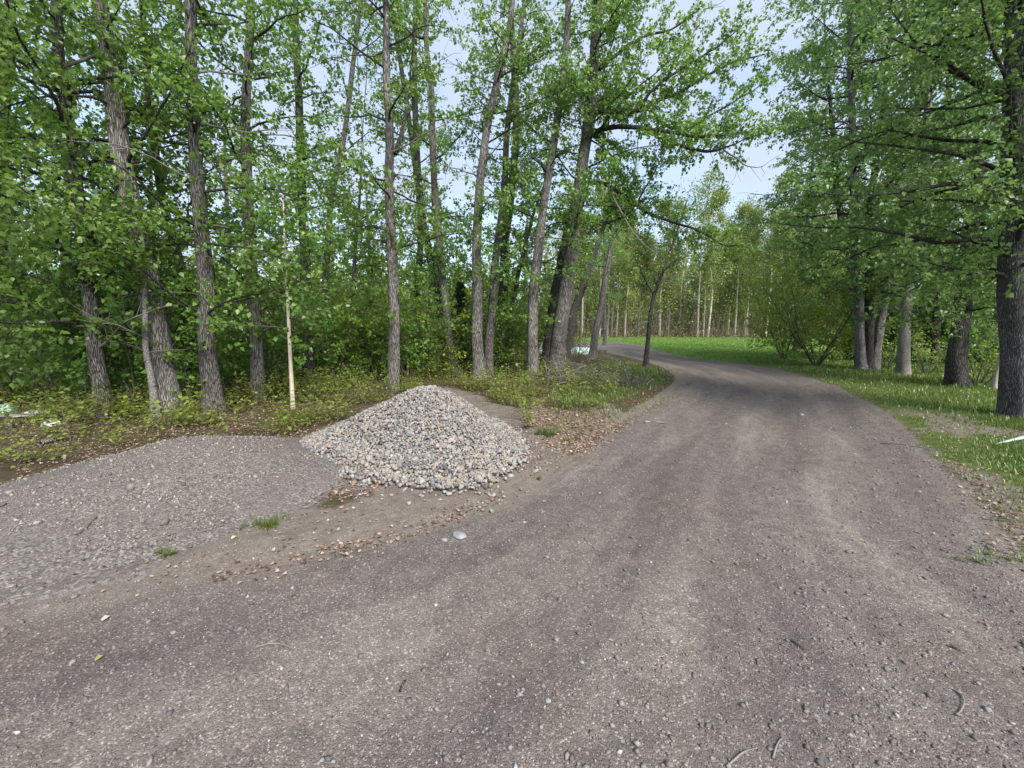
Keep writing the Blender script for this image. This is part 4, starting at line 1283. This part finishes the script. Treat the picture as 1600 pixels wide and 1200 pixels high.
def mound_h(x, y):
    dx, dy = x - GC[0], y - GC[1]
    dx = dx + 0.25 * np.clip(-dy, 0, 2)
    r = np.hypot(np.where(dx < 0, dx / 1.42, dx / 1.36), np.where(dy < 0, dy / 1.60, dy / 1.15))
    r = r * (1 + 0.05 * np.sin(3 * np.arctan2(dy, dx) + 1))
    h = GH_ * 1.08 * np.exp(-(r * 1.38) ** 2.0) * (1 - 0.03 * np.cos(3 * r))
    return h + 0.085 * (fbm(x * 1.9, y * 1.9, 71, 4) - 0.5) * (r < 1.3) * np.clip(1.3 - r, 0, 1), r


mound = thing('gravel_mound', 'low broad mound of fine grey crushed gravel, left of the pebble heap', 'gravel pile', (GC[0], GC[1], 0))
MOFF = np.array([GC[0], GC[1], 0.0])
uu, vv = np.meshgrid(np.linspace(-2.6, 2.4, 100), np.linspace(-2.1, 1.9, 86))
hx, hr = mound_h(uu + GC[0], vv + GC[1])
mz = hx + gh((uu + GC[0]).ravel(), (vv + GC[1]).ravel()).reshape(uu.shape) + 0.012 - 0.05 * sstep(1.0, 1.3, hr)
i2, j2 = np.meshgrid(np.arange(85), np.arange(99), indexing='ij')
qq = np.stack([i2 * 100 + j2, i2 * 100 + j2 + 1, (i2 + 1) * 100 + j2 + 1, (i2 + 1) * 100 + j2], -1).reshape(-1, 4)
keep = hr.ravel()[qq].min(1) < 1.25
mb = MB()
mb.add(np.stack([uu, vv, mz], -1).reshape(-1, 3), qq[keep])


def gravel_surface():
    m, nt, out = new_mat('gravel_surface')
    P = objco(nt)
    v1 = nd(nt, 'ShaderNodeTexVoronoi', {'Scale': 75.0, 'Vector': P})
    c = nd(nt, 'ShaderNodeSeparateColor', {'Color': v1.outputs['Color']})
    mid = noise(nt, 5, 5, 0.65, P)
    col = mixc(nt, 1.0, (0.150, 0.135, 0.124), ramp(nt, c.outputs[0], [(0, 0.5), (0.6, 1.0), (0.9, 1.4), (1, 2.0)]), 'MULTIPLY')
    col = mixc(nt, ramp(nt, mid, [(0.45, 0.0), (0.7, 0.7)]), col, (0.142, 0.120, 0.111))
    p = nd(nt, 'ShaderNodeBsdfPrincipled', {'Base Color': col, 'Roughness': 0.9, 'Specular IOR Level': 0.2})
    b = nd(nt, 'ShaderNodeBump', {'Strength': 0.8, 'Distance': 0.012, 'Height': math_(nt, 'MULTIPLY', v1.outputs['Distance'], -1.0)})
    nt.links.new(b.outputs[0], p.inputs['Normal'])
    nt.links.new(p.outputs[0], out.inputs['Surface'])
    return m


mb.build('heap', gravel_surface(), mound)
n = 26000
qx, qy = g.uniform(-2.6, 2.3, n) + GC[0], g.uniform(-2.1, 1.6, n) + GC[1]
qh, qr = mound_h(qx, qy)
ok = (qr < 1.12) & (g.uniform(0, 1, n) < np.clip(1.25 - 0.4 * qr, 0, 1)) & (fbm(qx * 1.6, qy * 1.6, 90, 3) > 0.36)
qx, qy, qh = qx[ok], qy[ok], qh[ok]
n = len(qx)
sz = 0.0056 * np.exp(g.normal(size=n) * 0.5)
qz = qh + gh(qx, qy) + 0.012
mb = MB()
stones(mb, np.stack([qx, qy, qz + sz * 0.3], 1) - MOFF, rand_rot(n, g), np.stack([sz * 1.3, sz, sz * 0.75], 1), g, (IV0, IF0), 0.22)
mb.build('gravel', M['crushed'], mound, smooth=False, kind='stuff')

# ------------------------------------------------------------------ loose grit on the drive
n = 76000
t = g.uniform(0, 1, n)
gy = 0.75 + 10.5 * t ** 1.9
gx = g.uniform(-1, 1, n) * (gy * 1.30 + 0.3)
P = np.stack([gx, gy], 1)
mr, ml, mlit, mg, mu, mv, msh, md = masks(P)
_, pr_ = pile_h(gx, gy)
_, mr_ = mound_h(gx, gy)
dens = np.clip(mr * (0.25 + 0.75 * fbm(mu * 9, mv * 0.5, 55, 3) ** 1.2) + 0.9 * mg + 0.30 * msh * (1 - mr), 0, 1)
edge = np.exp(-((md - 0.35) / 0.4) ** 2) * (gx > 0.5) * 0.6
ok = (g.uniform(0, 1, n) < np.clip(dens + edge, 0, 1) * 0.9) & (pr_ > 1.0) & (mr_ > 1.05) & (ml < 0.5)
gx, gy = gx[ok], gy[ok]
n = len(gx)
sz = 0.0030 * np.exp(g.normal(size=n) * 0.55) * (1 + 0.13 * gy)
sz = np.minimum(sz, 0.016)
mb = MB()
stones(mb, np.stack([gx, gy, gh(gx, gy) + sz * 0.25], 1), flat_rot(n, g, np.repeat(UP[None], n, 0), 0.4), np.stack([sz * 1.35, sz, sz * 0.7], 1), g, (IV0, IF0), 0.2)
mb.build('road_gravel', M['grit'], smooth=False, kind='stuff')

# ------------------------------------------------------------------ dead leaves, low plants, grass
n = 150000
ly = 2.2 + 11 * g.uniform(0, 1, n) ** 1.3
lx = g.uniform(-1.25, 1.5, n) * ly
P = np.stack([lx, ly], 1)
mr, ml, mlit, mg, mu, mv, msh, md = masks(P)
_, pr_ = pile_h(lx, ly)
_, mr_ = mound_h(lx, ly)
clump = fbm(lx * 1.3, ly * 1.3, 61, 3)
forest = np.clip(1 - msh - ml - mr - mg, 0, 1)
line = np.exp(-((md + 0.12) / 0.075) ** 2) * (lx > -1.9) * sstep(0.45, 0.6, fbm(lx * 1.5, ly * 1.5, 64, 3) + 0.12)
d = 1.0 * mlit + np.where(lx > 0.4 * ly, 0.10 * (md < 0.1) * (1 - 0.5 * ml) * sstep(9, 6, ly), 0) + forest * np.where(lx > 0.5 * ly, 0.06, np.where(lx < -3.0, 0.8, 0.4)) + 0.10 * ml * (ly < 12) + line * 0.85 + 0.035 * msh * (1 - mr)
d += 0.55 * np.exp(-((pr_ - 1.12) / 0.14) ** 2) * (ly > 4.3) + 0.30 * ((pr_ < 1.0) & (pr_ > 0.5) & (fbm(lx * 2.5, ly * 2.5, 68, 2) > 0.60) & (ly < 5))
d += 0.7 * ((lx < -1.3) & (lx > -2.5) & (ly > 3.55) & (ly < 4.75) & (pr_ > 1.0))
ok = (g.uniform(0, 1, n) < d * (0.35 + clump)) & ((mr_ > 1.15) | (g.uniform(0, 1, n) < 0.02))
lx, ly = lx[ok], ly[ok]
n = len(lx)
hz = gh(lx, ly)
hz = np.maximum(hz, np.where(pile_h(lx, ly)[1] < 1.0, pile_h(lx, ly)[0] + hz + 0.015, -1))
hz = np.maximum(hz, np.where(mound_h(lx, ly)[1] < 1.0, mound_h(lx, ly)[0] + hz + 0.012, -1))
ax = rdir(n, g)
ax[:, 2] *= 0.25
mb = MB()
leaves(mb, np.stack([lx, ly, hz + 0.006 + 0.01 * g.uniform(0, 1, n)], 1), ax, UP + rdir(n, g) * 0.45, g.uniform(0.012, 0.034, n) * np.where(mlit[ok] > 0.3, 1.35, 1.0), DRY)
mb.build('fallen_leaves', M['dry'], smooth=False, kind='stuff')

# low leafy plants between the piles and the trunks
n = 17000
cy_ = 3.6 + 11 * g.uniform(0, 1, n) ** 1.15
cx_ = g.uniform(-1.35, 0.25, n) * cy_
P = np.stack([cx_, cy_], 1)
mr, ml, mlit, mg, mu, mv, msh, md = masks(P)
_, pr_ = pile_h(cx_, cy_)
_, mr_ = mound_h(cx_, cy_)
forest = np.clip(1 - 1.3 * msh - ml - mr - 0.9 * mlit - mg, 0, 1)
brown = sstep(-3.5, -4.4, cx_) * sstep(6.9, 5.6, cy_)
d = forest * (0.12 + 1.0 * sstep(0.36, 0.5, fbm(cx_ * 1.2, cy_ * 1.2, 82, 3))) * (1 - 0.86 * brown)
ok = (g.uniform(0, 1, n) < d) & (pr_ > 1.26) & (mr_ > 1.2) & ~((cy_ < 4.8) & (cx_ > -3.2))
cx_, cy_ = cx_[ok], cy_[ok]
n = len(cx_)
hh = g.uniform(0.08, 0.5, n) * (0.25 + 2.2 * np.clip(fbm(cx_ * 1.1, cy_ * 1.1, 83, 3) - 0.25, 0, 1) ** 1.3 * 1.6)
per = 9
base = np.stack([cx_, cy_, gh(cx_, cy_)], 1)
Pm = np.repeat(base, per, 0) + g.normal(size=(n * per, 3)) * np.array([0.09, 0.09, 0])
Pm[:, 2] += np.repeat(hh, per) * g.uniform(0.35, 1.0, n * per)
mb, st = MB(), MB()
leaves(mb, Pm, rdir(n * per, g) * np.array([1, 1, 0.35]), UP + rdir(n * per, g) * 0.55, g.uniform(0.025, 0.062, n * per), LEAF4)
mb.build('undergrowth', M['leaf_olive'], smooth=False, kind='stuff')
# taller green weeds, dead stalks and twigs among the low plants
mb, sk = MB(), MB()
pick = g.choice(n, min(n, 1300), replace=False)
for i in pick:
    dead = g.uniform() < 0.35
    L = g.uniform(0.25, 0.75)
    P3 = wander(base[i], np.array([g.normal() * 0.4, g.normal() * 0.4, 1.0 if not dead else g.uniform(0.1, 1.0)]), L, 5, g, -0.1, 0.14)
    tube(sk, P3, np.linspace(0.004, 0.002, 5), 3, cap=False)
    if not dead:
        T = P3[1:].repeat(3, 0) + g.normal(size=(12, 3)) * 0.03
        leaves(mb, T, rdir(12, g) * np.array([1, 1, 0.4]), UP + rdir(12, g) * 0.6, g.uniform(0.04, 0.09, 12), LEAF4)
mb.build('weed_leaves', M['leaf_shrub'], smooth=False, kind='stuff')
sk.build('weed_stalks', M['twig_brown'], kind='stuff')


def blades(mb, x, y, h, g, lean=0.5, w=0.006):
    n = len(x)
    z = gh(x, y)
    a = g.uniform(0, 6.28, n)
    dx, dy = np.cos(a), np.sin(a)
    ln = g.uniform(0.1, lean, n) * h
    b = np.stack([x, y, z - 0.004], 1)
    side = np.stack([-dy, dx, np.zeros(n)], 1) * np.broadcast_to(w, (n,))[:, None]
    midp = b + np.stack([dx * ln * 0.3, dy * ln * 0.3, h * 0.6], 1)
    tip = b + np.stack([dx * ln, dy * ln, h], 1)
    v = np.stack([b - side, b + side, midp + side * 0.7, midp - side * 0.7, tip], 1)
    o = (np.arange(n) * 5)[:, None]
    mb.add(v.reshape(-1, 3), np.array([[0, 1, 2, 3]]) + o, np.array([[3, 2, 4]]) + o)


# verge grass (right), grass point (left), far lawn
n = 200000
wy = 2.6 + 20 * g.uniform(0, 1, n) ** 1.75
wx = np.maximum(g.uniform(0.1, 1.55, n) * wy, 0)
P = np.stack([wx, wy], 1)
mr, ml, *_r, md = masks(P)
deep = sstep(-0.1, 1.3, -md)
d = ml * (0.20 + 0.8 * deep) * (0.35 + 0.9 * (fbm(wx * 0.8, wy * 0.8, 92, 3) > 0.44))
d = np.maximum(d, 0.16 * (md < -0.05) * (wy < 9))
d *= 1 - 0.5 * ((fbm(wx * 1.1 + 3, wy * 1.1, 94, 3) > 0.54) & (wy < 7.5))
ok = g.uniform(0, 1, n) < d
wx, wy, deep = wx[ok], wy[ok], deep[ok]
hgt = g.uniform(0.03, 0.10, len(wx)) * (0.6 + 1.1 * deep * fbm(wx * 0.7, wy * 0.7, 95, 2))
hgt *= np.where(wy > 15, 0.6, 1.0) * np.where(wy < 7, 0.75, 1.0)
mb = MB()
blades(mb, wx, wy, hgt, g, 0.8, 0.003 + 0.0006 * wy)
mb.build('verge_grass', M['grass'], smooth=False, kind='stuff')
n = 60000
wy = 7.5 + 16 * g.uniform(0, 1, n)
wx = g.uniform(-0.35, 0.5, n) * wy
P = np.stack([wx, wy], 1)
mr, ml, *_r, md = masks(P)
side_l = inside(P, TIP_POLY)
ok = side_l & (g.uniform(0, 1, n) < ml * (0.3 + 0.7 * (fbm(wx, wy, 97, 3) > 0.45)))
wx, wy = wx[ok], wy[ok]
mb = MB()
blades(mb, wx, wy, g.uniform(0.03, 0.10, len(wx)), g, 0.8, 0.008)
mb.build('point_grass', M['grass'], smooth=False, kind='stuff')
n = 40000
wy = 18 + 28 * g.uniform(0, 1, n)
wx = g.uniform(0.1, 0.75, n) * wy
P = np.stack([wx, wy], 1)
mr, ml, *_r, md = masks(P)
ok = g.uniform(0, 1, n) < ml
wx, wy = wx[ok], wy[ok]
mb = MB()
blades(mb, wx, wy, g.uniform(0.03, 0.07, len(wx)), g, 0.8, 0.028)
mb.build('lawn_grass', M['lawn_grass'], smooth=False, kind='stuff')


def grass_tuft(label, px, n, r, h, seed):
    g = np.random.default_rng(seed)
    b = gp(*px)
    mb = MB()
    k = max(3, n // 28)
    cx, cy = g.normal(size=k) * r * 0.9, g.normal(size=k) * r * 0.5
    w = g.integers(0, k, n)
    x, y = b[0] + cx[w] + g.normal(size=n) * r * 0.16, b[1] + cy[w] + g.normal(size=n) * r * 0.16
    blades(mb, x, y, h * g.uniform(0.25, 1.25, n) * g.uniform(0.5, 1.2, k)[w], g, 1.6, 0.003)
    v0 = np.array([b[0], b[1], 0])
    mb.v = [v - v0 for v in mb.v]
    o = mb.build('grass_tuft', M['grass'], smooth=False, label=label, category='grass', group='grass tufts beside the drive')
    o.location = v0


grass_tuft('green grass tuft at the foot of the gravel mound where it meets the dirt', (410, 828), 260, 0.11, 0.075, 1)
grass_tuft('dark olive grass tuft in the gap at the left foot of the pebble heap', (458, 762), 300, 0.10, 0.085, 2)
grass_tuft('small upright grass tuft between gravel mound and pebble heap on dead leaves', (424, 746), 120, 0.04, 0.10, 3)
grass_tuft('bright grass tuft among dead leaves right of the pebble heap', (857, 684), 260, 0.10, 0.15, 4)
grass_tuft('smaller flat grass tuft among dead leaves near the drive edge', (895, 692), 160, 0.09, 0.07, 5)
grass_tuft('thin line of grass along the lower edge of the gravel mound', (252, 872), 220, 0.05, 0.05, 6)
grass_tuft('tiny grass sprig on the dirt just below the pebble heap', (842, 748), 60, 0.05, 0.05, 7)
grass_tuft('sparse weeds on the dirt below the left foot of the pebble heap', (480, 815), 70, 0.16, 0.05, 8)
grass_tuft('sparse grass at the right gravel edge near the verge', (1545, 872), 150, 0.14, 0.05, 9)

# ------------------------------------------------------------------ dead-branch pile, sticks, stones, litter
g = np.random.default_rng(123)
b0 = gp(925, 602)
bp = thing('branch_pile', 'tangled pile of grey dead branches at the foot of the scarred poplar', 'branch pile', (b0[0], b0[1], 0))
for k in range(90):
    f = g.uniform(-1, 1)
    c = np.array([f * 1.25 + g.normal() * 0.15, g.normal() * 0.30, 0.05 + 0.46 * g.uniform(0, 1) * (1 - abs(f) * 0.7)])
    a = g.normal() * 0.8 + (math.pi if g.uniform() < 0.5 else 0)
    L = g.uniform(0.35, 1.3)
    d = np.array([math.cos(a), math.sin(a) * 0.7, g.normal() * 0.34])
    P = wander(c - unit(d) * L / 2, d, L, 8, g, -0.25, 0.30)
    P[:, 2] = np.abs(P[:, 2]) + 0.015
    mb = MB()
    r = g.uniform(0.006, 0.017)
    tube(mb, P, np.linspace(r, r * 0.35, 8), 6, 0.12, k)
    for q in range(g.integers(2, 6)):
        i = g.integers(1, 7)
        s = wander(P[i], rdir(1, g)[0] * np.array([1, 1, 0.5]) + d * 0.8, L * g.uniform(0.15, 0.45), 4, g, 0, 0.3)
        tube(mb, s, np.linspace(r * 0.5, r * 0.2, 4), 4)
    mb.build('branch', M['twig_grey'] if g.uniform() < 0.4 else M['twig'], bp)


def stick(name, label, px, w, mat, cat='stick', forks=(), lift=0.006):
    P = np.array([gp(*p) for p in px])
    c = P.mean(0)
    P = spline(P, 10)
    P[:, 2] = gh(P[:, 0], P[:, 1]) + w + lift * np.sin(np.linspace(0, 3.1, 10))
    c[2] = 0
    mb = MB()
    tube(mb, P - c, np.linspace(w, w * 0.5, 10), 7, 0.15, 3)
    for f in forks:
        Q = spline(np.array([gp(*p) for p in f]), 6)
        Q[:, 2] = gh(Q[:, 0], Q[:, 1]) + w + np.linspace(0, lift * 2, 6)
        tube(mb, Q - c, np.linspace(w * 0.8, w * 0.35, 6), 6)
    o = mb.build(name, M[mat], label=label, category=cat)
    o.location = c


stick('fallen_twig', 'pale bent twig lying on the drive below the grass tuft', [(398, 1006), (420, 1001), (440, 1002), (458, 1008), (474, 1016)], 0.0035, 'twig_grey', forks=[[(441, 1002), (437, 993)]])
stick('fallen_twig', 'grey curved twig nearest the bottom edge of the drive', [(1136, 1187), (1150, 1176), (1165, 1165), (1184, 1158)], 0.0045, 'twig_grey')
stick('fallen_twig', 'short straight grey twig beside the curved twig in the foreground', [(1209, 1174), (1214, 1158), (1222, 1141)], 0.0042, 'twig_grey', forks=[[(1220, 1146), (1226, 1144)]])
stick('fallen_twig', 'hooked grey twig on the drive toward the lower right corner', [(1490, 1077), (1503, 1087), (1506, 1100), (1500, 1113), (1494, 1116), (1505, 1117)], 0.0045, 'twig_grey')
stick('fallen_twig', 'small dark brown twig in the middle of the drive foreground', [(1238, 992), (1248, 999), (1258, 1007)], 0.006, 'twig')
stick('fallen_twig', 'short black twig on the drive below the tan worn band', [(624, 1066), (629, 1056), (634, 1047)], 0.006, 'bark_dark')
stick('fallen_twig', 'little forked pale twig far up the drive near the right verge', [(1293, 672), (1300, 666), (1316, 663)], 0.006, 'twig_grey', forks=[[(1300, 666), (1294, 664)], [(1302, 667), (1306, 671)]])
stick('fallen_twig', 'long thin dark twig along the gravel edge beside the verge', [(1375, 690), (1405, 695), (1460, 703)], 0.006, 'twig')
stick('fallen_twig', 'straight dark twig in the thin grass at the right edge', [(1535, 814), (1565, 817), (1605, 821)], 0.006, 'twig')
stick('fallen_twig', 'thin dark twig lying on the side of the gravel spread', [(1380, 838), (1400, 841), (1418, 838)], 0.004, 'twig_grey')
stick('fallen_twig', 'brown crumpled bark strip in the lower right of the drive', [(1484, 1011), (1493, 1015), (1502, 1018)], 0.008, 'twig')


def mound_stick(label, pts):
    P = []
    for px, py in pts:                                   # meet the mound's surface along the sight line
        dd = ray(px, py)
        for t in np.linspace(1.5, 9, 700):
            p = np.array([0, 0, CAM_H]) + dd * t
            if p[2] <= mound_h(p[0], p[1])[0] + 0.03:
                break
        P.append(p)
    P = spline(np.array(P), 10)
    P[:, 2] = mound_h(P[:, 0], P[:, 1])[0] + gh(P[:, 0], P[:, 1]) + 0.018
    c = P.mean(0)
    mb = MB()
    tube(mb, P - c, np.linspace(0.008, 0.005, 10), 6, 0.2, 4)
    mb.build('fallen_twig', M['twig'], label=label, category='stick').location = c


mound_stick('dark forked stick lying on the front of the gravel mound', [(120, 838), (132, 830), (143, 818), (152, 810)])


def rock(label, px, dims, seed, mat='rock', name='stone', on=None):
    g = np.random.default_rng(seed)
    b = gp(*px)
    z = gh(b[0], b[1])[0]
    v, f = ico(2)
    nse = fbm(v[:, 0] * 1.3 + seed, v[:, 1] * 1.3 + v[:, 2], seed, 3)[:, None]
    cut = unit(g.normal(size=(9, 3)))
    for c_ in cut:                                    # broken faces
        over = np.maximum(v @ c_ - g.uniform(0.62, 0.85), 0)
        v = v - over[:, None] * c_[None] * 0.9
    v = v * (0.8 + 0.4 * nse)
    v = v * np.array(dims)
    a = g.uniform(0, 6.28)
    v[:, :2] = v[:, :2] @ np.array([[math.cos(a * .1), -math.sin(a * .1)], [math.sin(a * .1), math.cos(a * .1)]])
    mb = MB()
    mb.add(v, None, f)
    o = mb.build(name, M[mat], smooth=False, label=label, category='stone')
    o.location = (b[0], b[1], z + dims[2] * 0.35)


rock('bluish-white flat stone on the drive below the line of dead leaves', (718, 836), (0.062, 0.045, 0.024), 5)
rock('flat stone half sunk at the left edge of the drive bend', (1024, 659), (0.14, 0.09, 0.016), 6, 'dull_rock')
rock('small pale stone just left of the flat half-sunk stone', (1011, 660), (0.05, 0.05, 0.02), 7)
rock('faint grey stone sunk in the drive left of the bluish-white stone', (694, 842), (0.030, 0.022, 0.010), 8)
rock('small cream stone in the dark gritty foreground of the drive', (857, 1087), (0.013, 0.011, 0.008), 9)
rock('small pale chip in the middle foreground of the drive', (909, 1028), (0.013, 0.010, 0.007), 10)
rock('rusty brown pebble in the left foreground of the drive', (394, 1142), (0.016, 0.011, 0.008), 11, 'twig_brown')
rock('small pale stone on the top of the right gravel edge', (1253, 648), (0.05, 0.04, 0.02), 13)


def single_leaf(label, px, size, col, name='fallen_leaf'):
    m = plain(name, col, tuple(c * 1.25 for c in col), 30)
    b = gp(*px)
    mb = MB()
    leaves(mb, np.zeros((1, 3)), np.array([[0.9, 0.45, 0.05]]), np.array([[0.1, -0.1, 1.0]]), size, DRY)
    o = mb.build(name, m, smooth=False, label=label, category='leaf')
    o.location = (b[0], b[1], gh(b[0], b[1])[0] + 0.008)


single_leaf('single yellow-green leaf lying on the drive at lower left', (147, 1029), 0.036, (0.19, 0.20, 0.07))
single_leaf('pale cream leaf on the dirt edge below the gravel mound', (158, 972), 0.042, (0.34, 0.30, 0.24))
single_leaf('cream leaf near the grass tuft below the gravel mound', (361, 849), 0.042, (0.36, 0.33, 0.22))

# white pointed board at the right edge
B0, B1 = gp(1556, 698), gp(1690, 676)
B = np.array([B0 + (B1 - B0) * t for t in (0, 0.16, 0.36, 1.0)])
B[:, 2] = [0.03, 0.05, 0.07, 0.10]
c = B.mean(0)
mb = MB()
wid, thk = np.array([0.004, 0.022, 0.045, 0.06]), 0.016
dv = unit(B[-1] - B[0])
sd = unit(np.cross(dv, UP))
prof = []
for p, w in zip(B, wid):
    for s, t in ((-1, 0), (1, 0), (1, 1), (-1, 1)):
        prof.append(p + sd * w * s + UP * (thk * t) - c)
prof = np.array(prof)
q = []
for i in range(3):
    for k in range(4):
        q.append([i * 4 + k, i * 4 + (k + 1) % 4, (i + 1) * 4 + (k + 1) % 4, (i + 1) * 4 + k])
q += [[0, 3, 2, 1], [12, 13, 14, 15]]
mb.add(prof, q)
mb.build('board', M['board'], smooth=False, label='pointed white board lying in the grass at the right edge', category='board').location = c


def crumple(name, label, cat, px, dims, mat, seed, amp=0.5, flat=0.0, Yz=0.0):
    """a crumpled sheet or bag: a closed lumpy form with sharp folds"""
    b = gp(*px)
    z = gh(b[0], b[1])[0]
    v, f = ico(3)
    n1 = np.abs(fbm(v[:, 0] * 2.2 + seed, v[:, 1] * 2.2 + v[:, 2] * 1.7, seed, 3) - 0.5) * 2
    n2 = fbm(v[:, 0] * 5 + 2, v[:, 2] * 5 + v[:, 1] * 3, seed + 3, 2)
    v = v * (0.7 + amp * n1 + 0.25 * n2)[:, None]
    v[:, 2] = np.maximum(v[:, 2], -0.25)
    v = v * np.array(dims)
    mb = MB()
    mb.add(v, None, f)
    o = mb.build(name, M[mat], smooth=False, label=label, category=cat)
    o.location = (b[0], b[1], z + dims[2] * 0.25 + Yz)
    return o


crumple('plastic_bag', 'white crumpled plastic bag on the brown ground left of the gravel mound', 'bag', (80, 668), (0.12, 0.09, 0.085), 'white_plastic', 3)
crumple('plastic_sheet', 'pale green plastic sheet humped under the leaves at the left edge', 'plastic sheet', (12, 648), (0.15, 0.12, 0.14), 'sheet_green', 5)
crumple('rubbish_bag', 'small black crumpled lump below the grey pole at the left', 'bag', (16, 672), (0.06, 0.05, 0.07), 'black', 7)
crumple('tarp', 'low turquoise tarp glimpsed between the trunks far beyond the branch pile', 'tarp', (910, 554), (0.75, 0.35, 0.30), 'tarp', 9, 0.4)
crumple('tarp', 'short end of turquoise tarp seen just right of the upright grey poplar', 'tarp', (846, 556), (0.35, 0.3, 0.32), 'tarp', 12, 0.4)
# flat white panel and grey pole
b = gp(58, 652)
mb = MB()
x, y = np.meshgrid(np.linspace(-0.26, 0.26, 12), np.linspace(-0.14, 0.14, 6))
z = 0.03 + 0.06 * (fbm(x * 5 + 3, y * 5, 5, 2) - 0.3) + 0.10 * (y + 0.14)
for dz in (0.0, 0.006):
    i2, j2 = np.meshgrid(np.arange(5), np.arange(11), indexing='ij')
    q = np.stack([i2 * 12 + j2, i2 * 12 + j2 + 1, (i2 + 1) * 12 + j2 + 1, (i2 + 1) * 12 + j2], -1).reshape(-1, 4)
    mb.add(np.stack([x, y, z + dz], -1).reshape(-1, 3), q if dz else q[:, ::-1])
mb.build('white_panel', M['white_plastic'], label='torn flat white panel lying above the white bag at the left', category='panel').location = (b[0], b[1], 0)
stick('pole', 'grey weathered pole lying level at the left edge in front of the green sheet', [(-40, 660), (0, 659), (50, 656), (150, 655)], 0.022, 'rail', 'pole', lift=0.05)
stick('rotten_log', 'short grey rotten log on the brown ground beside the gravel mound', [(62, 702), (85, 696), (112, 690)], 0.045, 'log', 'log')
P = np.array([gp(112, 692), gp(112, 692) + np.array([-0.19, 0.12, 0.42])])
mb = MB()
P = spline(P, 6)
c = P[0].copy()
tube(mb, P - c, np.linspace(0.008, 0.004, 6), 5)
mb.build('leaning_stick', M['twig'], label='thin dark stick leaning up beside the white bag', category='stick').location = c
